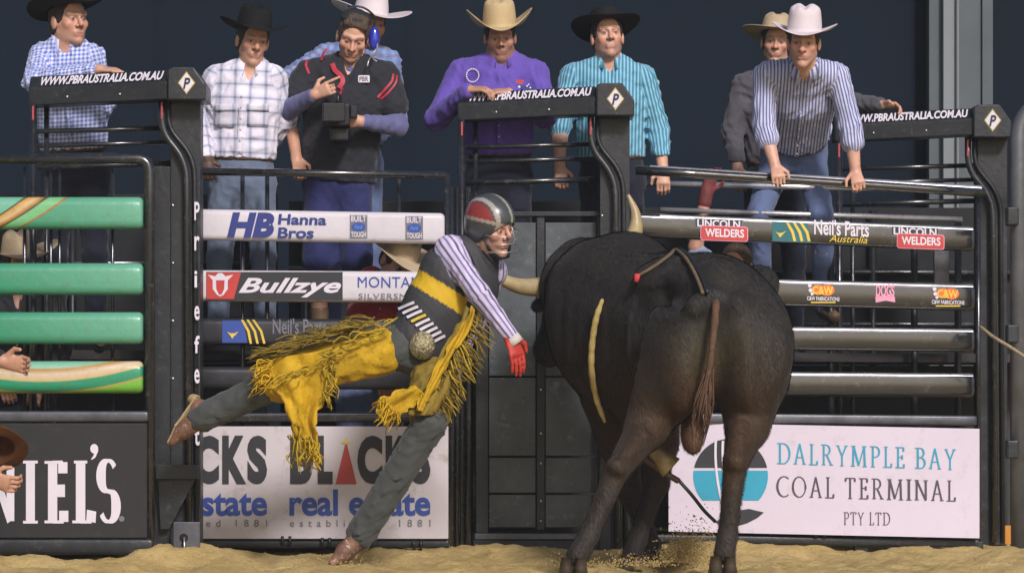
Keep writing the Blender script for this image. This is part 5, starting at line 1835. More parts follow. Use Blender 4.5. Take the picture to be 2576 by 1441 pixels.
# 8 blue striped shirt, white hat, leaning with both hands on the rail
Y = .42
j = dict(head=W(2022, 108, Y-.26), neck=W(2022, 176, Y-.10), shA=W(1918, 198, Y+.02), shB=W(2114, 200, Y+.02), pelvis=W(1998, 372, Y+.60),
         elA=W(1922, 318, Y+.02), wrA=W(1950, 418, Y-.06), elB=W(2140, 322, Y+.02), wrB=W(2152, 432, Y+.02))
Pv = j['pelvis']
j.update(stand(Pv, Y+.62, DK+.16, .18))
j['kA'] = W(1908, 540, Y+.42); j['kB'] = W(2066, 545, Y+.42)
p8 = person(dict(joints=j, seed=8, tone=2, look=(-8, -8, 3), label='man in blue striped shirt and white hat leaning forward with both hands on the rail',
    shirt=cloth('blue_stripe_cotton', lin(205, 206, 226), 'stripe', (lin(88, 104, 160), None, .0185, .46)), sleeve=.66, rolled=True, jeans=DENIM, build=1.08, vneck=1.2, loose=.020,
    handA=((.15, -.65, -.70), (1, 0, 0), .80), handB=((.10, -.65, -.70), (-1, .1, 0), .80), hair=HAIR_D, stubble=.3, group='men watching from the catwalk', size=1.02,
    hat=dict(mat=FELT_WHT, band=BAND_G, brim=.088, curl=.045, H_c=.145, tilt=0, up=.055, crease=.026, taper=.15)))
# ================================================================== the bull, seen from behind as it spins away to the left
def bull_coat():
    m, nt, bs = nodes_of('dark_bull_coat')
    co = objco(nt)
    c = attr_n(nt, 'Col')
    mp = nt.nodes.new('ShaderNodeMapping'); mp.inputs['Scale'].default_value = (150, 150, 26)
    nt.links.new(co, mp.inputs[0])
    n = noise_n(nt, 1.0, 5, .65, mp.outputs[0])
    n2 = noise_n(nt, 5, 5, .65, co)
    c = mix_n(nt, math_n(nt, 'MULTIPLY', n, .55), c, (0.008, 0.007, 0.006))
    c = mix_n(nt, math_n(nt, 'MULTIPLY', math_n(nt, 'SUBTRACT', n2, .55, clamp=True), 1.6, clamp=True), c, (0.060, 0.046, 0.028))     # caked dust
    nt.links.new(c, bs.inputs['Base Color'])
    bs.inputs['Roughness'].default_value = .62
    bs.inputs['Sheen Weight'].default_value = .08
    bs.inputs['Sheen Roughness'].default_value = .4
    bs.inputs['Specular IOR Level'].default_value = .35
    bump_to(nt, bs, n, .45, .010)
    return m
COAT = bull_coat()
HORN = M('tan_horn', (0.42, 0.33, 0.17), .4, 0, .3, 9, .2, 40)
HOOF = M('dark_hoof', (0.06, 0.045, 0.03), .5, 0, .3, 12, .3, 50)
TAILM = M('reddish_tail_hair', (0.115, 0.058, 0.028), .7, 0, .4, 30, .8, 120)

bull = thing('bull', 'dark brown horned bull bucking away from the camera beside the rider', 'bull', W(1690, 1430, -1.7)*np.array((1, 1, 0)))
hc = W(1800, 800, -1.98); fc = W(1570, 800, -1.10)
bd = unit((fc-hc)*np.array((1, 1, 0))); bs_ = np.array((bd[1], -bd[0], 0)); up = np.array((0, 0, 1.0))
FRB = [bs_, bd, up]
B = [ell(hc-up*.02, FRB, (.295, .37, .310), 'body', .10),
     loft(hc+bd*.15-up*.02, fc-up*.03, bs_, (.295, .320), (.335, .40), 'body', .15),
     ell(fc+up*.10-bd*.02, FRB, (.22, .36, .31), 'body', .15),
     # back line, hook and pin bones, tail head
     cone(W(1800, 715, -2.18), W(1690, 705, -1.62), .085, .085, 'body', .08), cone(W(1690, 705, -1.62), W(1590, 700, -1.15), .085, .15, 'body', .10),
     ball(W(1640, 706, -1.78), .085, 'body', .07), ball(W(1916, 712, -1.84), .085, 'body', .07),
     ball(W(1748, 768, -2.32), .062, 'body', .06), ball(W(1856, 766, -2.32), .062, 'body', .06),
     cone(W(1800, 700, -2.16), W(1801, 742, -2.30), .075, .050, 'body', .06),
     loft(W(1730, 910, -1.80), W(1620, 930, -1.2), bs_, (.22, .21), (.27, .25), 'belly', .15),
     # hind legs
     ell(W(1885, 880, -2.08), FRB, (.190, .30, .30), 'thigh', .09), ell(W(1868, 905, -2.22), FRB, (.125, .17, .25), 'thigh', .08), cone(W(1890, 975, -2.06), W(1880, 1070, -2.12), .165, .105, 'thigh', .10),
     cone(W(1880, 1070, -2.12), W(1852, 1160, -2.28), .100, .060, 'leg', .05), cone(W(1858, 1080, -2.24), W(1850, 1158, -2.36), .045, .034, 'leg', .05),
     cone(W(1850, 1165, -2.31), W(1830, 1345, -2.28), .058, .042, 'leg', .03), cone(W(1830, 1345, -2.28), W(1822, 1392, -2.32), .048, .052, 'leg', .025), ball(W(1850, 1162, -2.36), .036, 'leg', .03),
     ell(W(1690, 890, -2.04), FRB, (.190, .30, .30), 'thigh', .09), ell(W(1708, 915, -2.20), FRB, (.125, .17, .25), 'thigh', .08), cone(W(1662, 980, -2.04), W(1628, 1072, -2.10), .165, .105, 'thigh', .10),
     cone(W(1628, 1072, -2.10), W(1556, 1178, -2.30), .100, .060, 'leg', .05), cone(W(1612, 1100, -2.24), W(1552, 1172, -2.40), .045, .034, 'leg', .05),
     cone(W(1552, 1180, -2.34), W(1482, 1345, -2.40), .058, .042, 'leg', .03), cone(W(1482, 1345, -2.40), W(1452, 1398, -2.44), .048, .052, 'leg', .025), ball(W(1552, 1174, -2.40), .036, 'leg', .03),
     ell(W(1742, 1085, -1.92), FRB, (.060, .065, .115), 'scrotum', .04),
     # fore legs
     cone(W(1640, 1010, -1.15), W(1652, 1110, -1.15), .16, .11, 'leg', .10), cone(W(1652, 1110, -1.15), W(1652, 1215, -1.25), .10, .064, 'leg', .05), cone(W(1652, 1215, -1.25), W(1606, 1350, -1.32), .058, .042, 'leg', .03), cone(W(1606, 1350, -1.32), W(1592, 1390, -1.33), .046, .052, 'leg', .03),
     cone(W(1540, 1000, -.95), W(1560, 1110, -.95), .16, .11, 'leg', .10), cone(W(1560, 1110, -.95), W(1585, 1235, -.98), .10, .064, 'leg', .05), cone(W(1585, 1235, -.98), W(1628, 1340, -1.0), .058, .042, 'leg', .03), cone(W(1628, 1340, -1.0), W(1640, 1378, -1.02), .046, .052, 'leg', .03),
     # shoulder, neck and head, swung to the left
     ell(W(1490, 800, -1.12), FRB, (.17, .26, .36), 'body', .14),
     cone(fc+up*.06+bd*.1, W(1475, 720, -.62), .32, .25, 'neck', .15),
     loft(W(1474, 690, -.50), W(1425, 790, -.30), np.array((1, .3, 0)), (.150, .13), (.115, .12), 'head', .08),
     loft(W(1425, 790, -.30), W(1385, 880, -.22), np.array((1, .3, 0)), (.105, .11), (.085, .08), 'head', .06),
     cone(W(1415, 735, -.48), W(1352, 770, -.50), .05, .03, 'ear', .03)]
fb = Field(B, .015, pad=.06)
for p in B: fb.add(p, .10)
fb.cut(cone(W(1600, 800, -1.98), W(1612, 960, -1.98), .09, .07), .16)        # flank hollow
for a_, b_c, r_, k_ in ((W(1706, 742, -2.30), W(1668, 745, -2.02), .035, .12),      # hollows between hook and pin bones
                   (W(1640, 850, -2.42), W(1596, 1020, -2.34), .045, .09), (W(1930, 850, -2.44), W(1938, 1010, -2.36), .045, .09),        # grooves down the thighs
                   (W(1742, 850, -2.52), W(1712, 1040, -2.36), .030, .08), (W(1846, 850, -2.52), W(1842, 1040, -2.38), .030, .08)):
    fb.cut(cone(a_, b_c, r_, r_), k_)
for k_ in range(5):                                                             # ribs under the hide, left side
    q_ = fc-bd*(.02+.11*k_)-bs_*(.40-.012*k_)
    fb.cut(cone(q_+up*.10, q_-up*.22+bd*.05, .030, .030), .05)
# muscle and loose hide
def hide(X, Y, Z):
    k = np.clip((Z-.62)/.25, 0, 1)
    return (k*(.007*np.sin(X*11+Z*5+1.0)*np.sin(Y*8+Z*6) + .004*np.sin(X*27+Y*15+Z*9)*np.sin(Z*13+X*5))).astype(np.float32)
fb.warp(hide)
fb.cut(cone(W(1800, 800, -2.46), W(1782, 1060, -2.30), .050, .055), .10)
BV, BQ = fb.mesh()
bo = obj('body', BV, BQ, COAT, bull, smooth=True, quads=True)
near = nearest(B, BV)
zz = BV[:, 2]
px_, py_ = pix(BV)
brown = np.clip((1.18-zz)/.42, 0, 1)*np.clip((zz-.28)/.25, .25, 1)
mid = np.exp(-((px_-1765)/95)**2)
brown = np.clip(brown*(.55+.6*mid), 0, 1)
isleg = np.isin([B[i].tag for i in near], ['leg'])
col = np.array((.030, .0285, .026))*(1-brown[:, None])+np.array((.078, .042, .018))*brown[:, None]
scr = np.array([B[i].tag == 'scrotum' for i in near])
col[scr] = (.15, .085, .045)
rump = np.exp(-((px_-1800)/110)**2-((py_-880)/70)**2)*(BV[:, 1] < -2.1)*(.4+.6*vnoise(px_*.05, py_*.018, 21))
col = col*(1-.55*rump[:, None])+np.array((.10, .085, .025))*.55*rump[:, None]
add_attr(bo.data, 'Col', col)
# short hair over the hide
def hair_coat():
    m, nt, bs = nodes_of('bull_hair')
    nt.links.new(attr_n(nt, 'Col'), bs.inputs['Base Color'])
    bs.inputs['Roughness'].default_value = .62
    bs.inputs['Specular IOR Level'].default_value = .22
    return m
rg = np.random.default_rng(77)
q0, q1, q2, q3 = (BV[BQ[:, i]] for i in range(4))
nf = np.cross(q2-q0, q3-q1); ar = np.linalg.norm(nf, axis=1); nf = nf/(ar[:, None]+1e-12)
NH = 170000
fi = rg.choice(len(BQ), NH, p=ar/ar.sum())
a_, b_ = rg.random((NH, 1)), rg.random((NH, 1))
ph = (q0[fi]*(1-a_)+q1[fi]*a_)*(1-b_)+(q3[fi]*(1-a_)+q2[fi]*a_)*b_
nh = nf[fi]
cen = np.array((0, 0, 0))
flow = np.tile(-bd*.75-up*.65, (NH, 1))+rg.normal(0, .16, (NH, 3))
sw = np.sin(ph[:, 2:3]*9+ph[:, 0:1]*7)*.25
flow = flow+np.array(bs_)*sw
flow = flow-nh*(flow*nh).sum(1, keepdims=True)
flow /= np.linalg.norm(flow, axis=1, keepdims=True)+1e-9
ln = rg.uniform(.012, .028, (NH, 1))
tip = ph+(flow*.93+nh*.30)*ln
sd_ = np.cross(flow, nh)*rg.uniform(.0007, .0013, (NH, 1))
HV = np.stack([ph-sd_, ph+sd_, tip+sd_*.25, tip-sd_*.25], 1).reshape(-1, 3)
HQ = np.arange(NH*4).reshape(-1, 4)
ho_ = obj('hair', HV, HQ, hair_coat(), bull, smooth=True, quads=True, kind='stuff')
ch = col[BQ[fi, 0]]*rg.uniform(.6, 2.1, (NH, 1))
dusty = (vnoise(ph[:, 0]*9+ph[:, 1]*5, ph[:, 2]*9, 55) > .62) & (rg.random(NH) < .35)
ch[dusty] = ch[dusty]*.4+np.array((.09, .070, .042))*.6
add_attr(ho_.data, 'Col', np.repeat(ch, 4, axis=0))
def by(x, y, off=.02):
    return W(x, y, surf_y(BV, x, y, 9)-off)
# hooves (cloven)
for cxp, cyp, Yh in ((1818, 1400, -2.34), (1442, 1404, -2.46), (1590, 1396, -1.35), (1644, 1382, -1.04)):
    c = W(cxp, cyp, Yh)
    for k in (-1, 1):
        q = c+np.array((k*.030, -.02, -.01))
        zb = max(0.0, q[2]-.10)
        V = []
        n = 10
        for z, r in ((q[2]+.015, .034), (q[2]-.03, .040), (zb+.0, .050)):
            for j in range(n):
                a = 2*math.pi*j/n
                V.append((q[0]+k*.004+r*.78*math.cos(a), q[1]+.012*(q[2]-z)/.05+r*1.25*math.sin(a), z))
        F = [(i*n+j, i*n+(j+1) % n, (i+1)*n+(j+1) % n, (i+1)*n+j) for i in range(2) for j in range(n)]+[tuple(range(n)), tuple(range(2*n, 3*n))]
        obj('hoof', V, F, HOOF, bull, smooth=True)
def horn(pts, r0):
    P = smooth_path(pts, 6)
    n = len(P)
    R = [r0*(1-(k/(n-1))**1.4*.86) for k in range(n)]
    MB().tube(P, R, 14).build('horn', HORN, bull, True)
horn([W(1420, 712, -.50), W(1360, 722, -.55), W(1300, 718, -.62), W(1248, 690, -.68), W(1224, 642, -.72)], .060)
horn([W(1540, 668, -.46), W(1578, 628, -.50), W(1598, 580, -.52), W(1598, 535, -.52), W(1580, 490, -.52)], .060)
P = smooth_path([W(1800, 735, -2.26), W(1800, 785, -2.41), W(1793, 860, -2.45), W(1783, 940, -2.45), W(1772, 1000, -2.44), W(1764, 1042, -2.42)], 6)
n = len(P)
MB().tube(P, [.021*(1-.6*k/(n-1))*(1+.10*math.sin(k*1.7)) for k in range(n)], 12).build('tail', TAILM, bull, True)
mb = MB()
for k in range(46):
    a = random.random()*6.28
    s0 = P[int(n*(.55+.3*random.random()))]+np.array((.02*math.cos(a), .02*math.sin(a), 0))
    e = P[-1]+np.array((.026*math.cos(a)-.02*random.random(), .02*math.sin(a), -.02-.13*random.random()))
    mb.tube([s0, (s0+e)/2+np.array((.02*math.cos(a), .02*math.sin(a), -.01)), e], [.0035, .003, .001], 4)
mb.build('tail_switch', TAILM, bull, True, kind='stuff')
# bull rope over the back with red tip, hanging yellow flank rope, bell
ROPE = M('tan_grass_rope', (0.15, 0.105, 0.06), .85, 0, .3, 30, .6, 140)
YROPE = M('yellow_rope', (0.47, 0.36, 0.12), .8, 0, .25, 30, .6, 140)
qd = lambda a, b, c, t: tuple((1-t)**2*a[i]+2*t*(1-t)*b[i]+t*t*c[i] for i in range(2))
pts = [by(*qd((1604, 694), (1655, 668), (1700, 628), k/7), .010) for k in range(8)]+[by(*qd((1712, 634), (1745, 668), (1768, 738), k/6), .010) for k in range(1, 7)]
br = thing('bull_rope', 'tan braided rope with red tip lying across the back of the bull', 'rope', pts[0])
MB().tube(smooth_path(pts, 3), .009, 10).build('braid', ROPE, br, True)
MB().tube(smooth_path([p+np.array((.022, -.012, .004)) for p in pts[7:]], 3), .009, 10).build('strand', BLK, br, True)
p0 = pts[0]
MB().tube([p0+np.array((0, -.008, .008)), p0+np.array((-.008, -.012, -.03))], [.016, .012], 10).build('red_tip', M('red_yarn', (.55, .05, .05), .8), br, True)
pts = [by(1516, 752, .01), by(1500, 800, .02), by(1490, 860, .03), by(1488, 930, .03), by(1500, 1000, .03), W(1522, 1062, by(1500, 1000)[1]-.04)]
fp_ = smooth_path(pts, 6)
o = MB().tube(fp_, [.016*(1-.55*abs(2*k/(len(fp_)-1)-1)**6)*(1+.10*math.sin(k*2.1)) for k in range(len(fp_))], 10).build('flank_rope', YROPE, None, True, label='yellow flank rope hanging loose down the left side of the bull', cat='rope')
# bell
Yb = -1.72
bl = thing('cow_bell', 'brass cow bell swinging under the belly of the bull', 'bell', W(1645, 1140, Yb))
BRASS = M('worn_brass', (0.30, 0.22, 0.10), .45, .4, .35, 14, .2, 60)
c = W(1640, 1132, Yb); ax = unit(np.array((.55, 0, -.5))); s1 = np.array((0, 1.0, 0)); s2 = np.cross(ax, s1)
V = []; n = 16
for t, ra, rb in ((0, .022, .018), (.02, .038, .030), (.06, .045, .034), (.125, .062, .045), (.132, .062, .045), (.125, .054, .038), (.05, .036, .026)):
    for j in range(n):
        a = 2*math.pi*j/n
        ca, sa = math.cos(a), math.sin(a)
        V.append(c+ax*t+s1*rb*math.copysign(abs(sa)**.7, sa)+s2*ra*math.copysign(abs(ca)**.7, ca))
F = [(i*n+j, i*n+(j+1) % n, (i+1)*n+(j+1) % n, (i+1)*n+j) for i in range(6) for j in range(n)]+[tuple(range(n))]
obj('bell_shell', V, F, BRASS, bl, smooth=True)
MB().tube(smooth_path([c+ax*.0, W(1612, 1122, Yb), W(1606, 1142, Yb-.02), W(1628, 1158, Yb-.02), W(1668, 1186, Yb), W(1708, 1210, Yb)], 5), .016, 10).build('strap', LEATHER_BR, bl, True)
MB().tube(smooth_path([W(1706, 1206, Yb), W(1740, 1244, Yb), W(1770, 1282, Yb+.02), W(1800, 1312, Yb+.04)], 5), .009, 8).build('rope_end', BLK, bl, True)

# ================================================================== the rider thrown off to the left
Yr = -1.60
STRIPED = cloth('lilac_stripe_cotton', lin(206, 198, 226), 'stripe', (lin(120, 112, 150), lin(86, 70, 96), .030, .34))
GREYJ = cloth('dusty_grey_denim', lin(74, 78, 76))
j = dict(head=W(1238, 572, Yr-.06), neck=W(1196, 640, Yr), shA=W(1122, 622, Yr-.08), shB=W(1250, 684, Yr+.10), pelvis=W(1050, 876, Yr),
         elA=W(1204, 738, Yr-.24), wrA=W(1282, 842, Yr-.22), elB=W(1196, 800, Yr+.26), wrB=W(1150, 900, Yr+.24),
         hA=W(1004, 872, Yr-.06), hB=W(1092, 906, Yr+.04), kA=W(748, 938, Yr-.14), aA=W(510, 1050, Yr+.02), fA=W(456, 1128, Yr+.02),
         kB=W(1082, 1062, Yr-.34), aB=W(908, 1344, Yr-.16), fB=W(832, 1400, Yr-.28))
STB = M('scuffed_two_tone_boot', (0.20, 0.10, 0.06), .6, 0, .5, 9, .3, 60, wear=((.5, .42, .33), 1.2))
GLOVE_R = M('red_leather_glove', (0.50, 0.045, 0.03), .55, 0, .25, 14, .3, 60)
GLOVE_W = M('pale_glove', (0.45, 0.42, 0.42), .6, 0, .2, 14)
rd = person(dict(joints=j, seed=12, tone=2, look=(46, -12, -12), label='bull rider in helmet, striped shirt and yellow chaps falling off to the left', shirt=STRIPED, sleeve=1.0, collar=False, buttons=False, belt=False, tail=.1,
    jeans=GREYJ, handA=((.34, -.10, -.93), (.6, .5, .1), .16, 1.22), gloveA=GLOVE_R, handB=((-.2, -.3, -1), (-1, .2, 0), .5, 1.0), gloveB=GLOVE_W, lift=0.0, bootk=1.22, boot=STB, cowboy=True, sole_mat=M('tan_boot_sole', (0.40, 0.30, 0.15), .7, 0, .3, 12, .3, 60), cuff=.074, knee=.084, jfold=.016, size=1.06, stubble=.1, build=1.0, loose=.012, fold=.006))
rr_ = rd['root']
fr = rd['fr']; L = rd['L']; J = rd['J']; S = rd['S']; axis = rd['axis']; side = rd['side']; front = rd['front']
# white wrist tape
wv = unit(J['wrA']-J['elA'])
MB().tube([J['wrA']+wv*.012, J['wrA']+wv*.055], [.041, .043], 14).build('wrist_tape', M('white_tape', (.62, .58, .52), .7), rr_, True)
# protective vest
def vest_col(V, near, prims, tc):
    u, v = tc[:, 0], tc[:, 1]
    c = np.tile(np.array((.040, .042, .045)), (len(V), 1))
    yel = (np.abs(v+.225) < .042) & (u < -.01)
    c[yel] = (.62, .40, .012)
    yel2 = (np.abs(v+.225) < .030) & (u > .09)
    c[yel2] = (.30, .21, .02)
    return c
m, nt, b_ = nodes_of('ballistic_vest_cloth')
nt.links.new(attr_n(nt, 'Col'), b_.inputs['Base Color']); b_.inputs['Roughness'].default_value = .7
bump_to(nt, b_, noise_n(nt, 120, 3, .6, objco(nt)), .3, .006)
VESTM = m
Pv = J['pelvis']
TL = lambda t: Pv+(S-Pv)*t
vp = [loft(TL(.10), TL(.45), side, (.186, .150), (.200, .155), 'torso'), loft(TL(.45), TL(.80), side, (.200, .155), (.218, .158), 'torso'), loft(TL(.80), TL(1.0), side, (.218, .158), (.165, .115), 'torso')]
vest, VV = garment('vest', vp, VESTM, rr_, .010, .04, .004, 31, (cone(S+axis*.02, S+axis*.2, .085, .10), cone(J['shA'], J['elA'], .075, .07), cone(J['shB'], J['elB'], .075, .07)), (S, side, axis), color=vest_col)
vd = {'Vs': VV}
for k in range(9):
    t = k/8
    cx_, cy_ = 1022+(1104-1022)*t, 768+(852-768)*t
    ribbon(vd, 'lace_bar', [(cx_-20+5*t, cy_+9), (cx_, cy_), (cx_+20-4*t, cy_-8)], 7.0, INK_WHT if k != 3 else INK_YEL, vest, .012, 3)
# trophy buckle
by_ = surf_y(rd['Vj'], 1062, 868, 14)-.03
ov = []
for R_ in (1.0, .9, .0):
    pass
Vb = [W(1062, 868, by_-.012)]+[W(1062+30*math.cos(a), 868+34*math.sin(a), by_-.006) for a in np.linspace(0, 2*math.pi, 24, endpoint=False)]+[W(1062+33*math.cos(a), 868+37*math.sin(a), by_+.012) for a in np.linspace(0, 2*math.pi, 24, endpoint=False)]
Fb = [(0, 1+k, 1+(k+1) % 24) for k in range(24)]+[(1+k, 25+k, 25+(k+1) % 24, 1+(k+1) % 24) for k in range(24)]
obj('trophy_buckle', Vb, Fb, M('tarnished_silver', (.34, .30, .17), .35, .7, .5, 40, .8, 90), rr_, smooth=True)
# belt
bp = [loft(TL(.02), TL(.10), side, (.182, .140), (.180, .140), 'x')]
f = Field(bp, .009); f.add(bp[0]); f.halfcut(TL(.11), axis); f.halfcut(TL(.01), -axis)
Vq, Qq = f.mesh(); obj('belt', Vq, Qq, LEATHER_BR, rr_, smooth=True, quads=True)
# chaps
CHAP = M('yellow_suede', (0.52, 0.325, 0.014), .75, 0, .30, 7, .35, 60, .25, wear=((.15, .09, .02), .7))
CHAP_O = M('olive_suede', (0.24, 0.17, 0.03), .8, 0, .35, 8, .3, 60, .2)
ca = [cone(J['hA']+unit(J['kA']-J['hA'])*.10, J['kA'], .118, .104, 'chap', .03), cone(J['kA'], J['kA']+(J['aA']-J['kA'])*.16, .106, .112, 'chap', .03)]
garment('chap_leg', ca, CHAP, rr_, .010, .03, .012, 61, (), None, wl=.13)
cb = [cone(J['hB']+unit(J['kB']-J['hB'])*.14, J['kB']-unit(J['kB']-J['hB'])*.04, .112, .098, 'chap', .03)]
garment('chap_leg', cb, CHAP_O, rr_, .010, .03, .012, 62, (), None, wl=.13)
def sheet(name, left, right, Ya, Yb, mat, amp=.02, seed=0, n=16, w=26):
    Lp = smooth_path([np.array((a, b, 0)) for a, b in left], 9); Rp = smooth_path([np.array((a, b, 0)) for a, b in right], 9)
    m_ = min(len(Lp), len(Rp)); V = []; F = []
    for i in range(m_):
        t = i/(m_-1)
        for k in range(w+1):
            s_ = k/w
            q = Lp[i]*(1-s_)+Rp[i]*s_
            jag = 9*(vnoise(np.array([i*.45+seed*7]), np.array([s_*3.0]), 33)[0]-.5)*(abs(s_-.5)*2)**3
            V.append(W(q[0]+jag, q[1]+jag, Ya+(Yb-Ya)*t+amp*math.sin(s_*7+t*4+seed)+amp*.55*math.sin(s_*15-t*6+seed)+amp*.28*abs(math.sin(s_*23+t*9+seed*2))+amp*.2*abs(math.sin(t*19-s_*8+seed))))
    for i in range(m_-1):
        for k in range(w):
            F.append((i*(w+1)+k, i*(w+1)+k+1, (i+1)*(w+1)+k+1, (i+1)*(w+1)+k))
    o = obj(name, V, F, mat, rr_, smooth=True)
    sm = o.modifiers.new('hide', 'SOLIDIFY'); sm.thickness = .005
    return o
sheet('chap_flap', [(672, 902), (664, 950), (706, 1000), (728, 1050), (748, 1105), (786, 1158)], [(830, 880), (846, 950), (824, 1000), (796, 1050), (800, 1105), (802, 1160)], Yr-.24, Yr-.20, CHAP, .022, 1)
sheet('chap_flap', [(1042, 968), (1000, 984), (958, 1004), (950, 1030), (962, 1062)], [(1072, 992), (1052, 1012), (1022, 1034), (996, 1052), (972, 1066)], Yr-.46, Yr-.42, CHAP, .010, 2)
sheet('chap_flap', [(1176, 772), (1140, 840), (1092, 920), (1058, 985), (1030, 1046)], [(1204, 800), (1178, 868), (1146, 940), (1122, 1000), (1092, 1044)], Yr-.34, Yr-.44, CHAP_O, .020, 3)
sheet('chap_flap', [(1188, 770), (1150, 838), (1104, 914), (1066, 985), (1046, 1030)], [(1196, 782), (1164, 850), (1122, 926), (1084, 992), (1062, 1036)], Yr-.38, Yr-.48, CHAP, .010, 4)
def fringe(starts, dirv, ln, mat, seed, Y0):
    r = random.Random(seed); mb = MB()
    for (x, y) in starts:
        a = W(x, y, Y0+r.uniform(-.04, .04))
        dx, dy = dirv
        l = ln*r.uniform(.55, 1.2)
        e = W(x+dx*l+r.uniform(-14, 14), y+dy*l+r.uniform(-12, 12), Y0+r.uniform(-.10, .10))
        mid_ = (a+e)/2+np.array((r.uniform(-.03, .03), r.uniform(-.03, .03), r.uniform(-.02, .03)))
        mb.tube(smooth_path([a, mid_, e], 3), [.0042, .0042, .004, .0038, .0034, .0028, .0018], 4)
    return mb.build('fringe', mat, rr_, True, kind='stuff')
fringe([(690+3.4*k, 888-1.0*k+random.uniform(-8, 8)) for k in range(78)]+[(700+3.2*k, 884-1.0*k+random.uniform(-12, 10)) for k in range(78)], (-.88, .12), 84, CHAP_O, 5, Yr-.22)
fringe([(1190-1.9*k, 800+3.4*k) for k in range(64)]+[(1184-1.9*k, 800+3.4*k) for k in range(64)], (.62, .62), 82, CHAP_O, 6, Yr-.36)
fringe([(1160-1.5*k, 860+3.0*k) for k in range(40)], (.42, .80), 84, M('yellow_fringe', (.45, .32, .02), .8), 7, Yr-.36)
fringe([(745+1.2*k, 1060+1.9*k) for k in range(46)], (.14, .9), 46, CHAP, 8, Yr-.22)
YF = MATS['yellow_fringe']
fringe([(676+random.uniform(-12, 14), 905+1.0*k) for k in range(60)], (-.70, .55), 46, CHAP, 9, Yr-.24)
fringe([(838-.4*k+random.uniform(-8, 8), 890+2.4*k) for k in range(50)], (.35, .8), 34, YF, 10, Yr-.24)
fringe([(948+random.uniform(0, 26)+1.0*k, 1000+1.2*k) for k in range(40)], (-.35, .85), 40, CHAP, 11, Yr-.46)
fringe([(760+random.uniform(-30, 40), 1090+1.4*k) for k in range(44)], (.1, .95), 44, YF, 12, Yr-.22)
fringe([(1000-6*k, 806+3.2*k+random.uniform(-10, 10)) for k in range(48)], (-.75, .30), 60, YF, 13, Yr-.26)
# helmet with stripes and wire face guard
HM, nt, b_ = nodes_of('striped_helmet_shell')
nt.links.new(attr_n(nt, 'Col'), b_.inputs['Base Color']); b_.inputs['Roughness'].default_value = .30; b_.inputs['Coat Weight'].default_value = .4
x_, f_, u_ = fr
hs = 1.145
hp = [ell(L(0, -.014, .040), [x_, f_, u_], (.098*hs, .122*hs, .108*hs), 'h'), ell(L(0, -.040, -.010), [x_, f_, u_], (.094*hs, .085*hs, .085*hs), 'h')]
f = Field(hp, .007)
for p in hp: f.add(p, .03)
f.cut(ell(L(0, .13, -.045), [x_, f_, u_], (.085*hs, .115*hs, .080*hs)), .012)
f.cut(ell(L(0, .06, -.12), [x_, f_, u_], (.14*hs, .11*hs, .10*hs)), .012)
for a_ in (-.045, 0, .045):
    f.cut(cone(L(a_, .10, .115), L(a_*.9, -.02, .168), .010, .010), .006)
f.halfcut(L(0, -.05, -.085), -u_)
Vh, Qh = f.mesh()
he = obj('helmet', Vh, Qh, HM, rr_, smooth=True, quads=True)
q = (Vh-J['head'])/hs; a_, b2, c_ = q@x_, q@f_, q@u_
colh = np.tile(np.array((.060, .068, .072)), (len(Vh), 1))
colh[(a_ < -.066) & (c_ > .045)] = (.26, .035, .03)
colh[(np.abs(a_+.050) < .009) & (c_ > .0)] = (.34, .32, .29)
colh[(np.abs(a_-.020) < .008)] = (.34, .34, .24)
colh[(np.abs(a_-.052) < .020) & (c_ > .07)] = (.06, .055, .12)
colh[(np.abs(c_-.020+a_*.35) < .008)] = (.34, .28, .24)
add_attr(he.data, 'Col', colh)
WIRE = M('steel_face_wire', (.5, .5, .5), .3, .8)
for zc in (-.012, -.048, -.084):
    pts = [L(.092*math.sin(t), .02+.115*math.cos(t), zc) for t in np.linspace(-1.35, 1.35, 13)]
    MB().tube(pts, .0032, 6).build('face_guard_bar', WIRE, he, True)
pts = [L(0, .118+.02*math.sin(t*math.pi), .03-.125*t) for t in np.linspace(0, 1, 8)]
MB().tube(pts, .0032, 6).build('face_guard_bar', WIRE, he, True)
MB().tube([L(-.085, .03, -.02), L(-.06, .05, -.09), L(-.02, .07, -.125), L(.03, .07, -.125), L(.07, .04, -.08)], .008, 8).build('chin_strap', BLK, he, True)
# ================================================================== three more men, mostly hidden
# red shirt and straw hat bending inside the chute behind the middle gate
Y = -.16
j = dict(head=W(1000, 662, Y-.10), neck=W(975, 730, Y), shA=W(925, 712, Y+.05), shB=W(1040, 760, Y), pelvis=W(930, 985, Y+.05), elA=W(905, 850, Y-.05), wrA=W(960, 935, Y-.15), elB=W(1065, 870, Y-.05), wrB=W(1040, 960, Y-.15))
j.update(stand(j['pelvis'], Y+.05, 0.0, .12))
person(dict(joints=j, seed=21, tone=3, look=(25, -30, 14), label='man in red shirt and straw hat bending inside the chute behind the white rails', shirt=cloth('red_cotton', lin(176, 60, 62)), jeans=DENIM,
    handA=((.2, -.4, -.9), (1, 0, 0), .5), handB=((-.1, -.4, -.9), (-1, 0, 0), .5), hair=HAIR_D, hat=dict(mat=STRAW_P, band=BAND_D, brim=.105, curl=.030, H_c=.12, tilt=4, up=.05)))
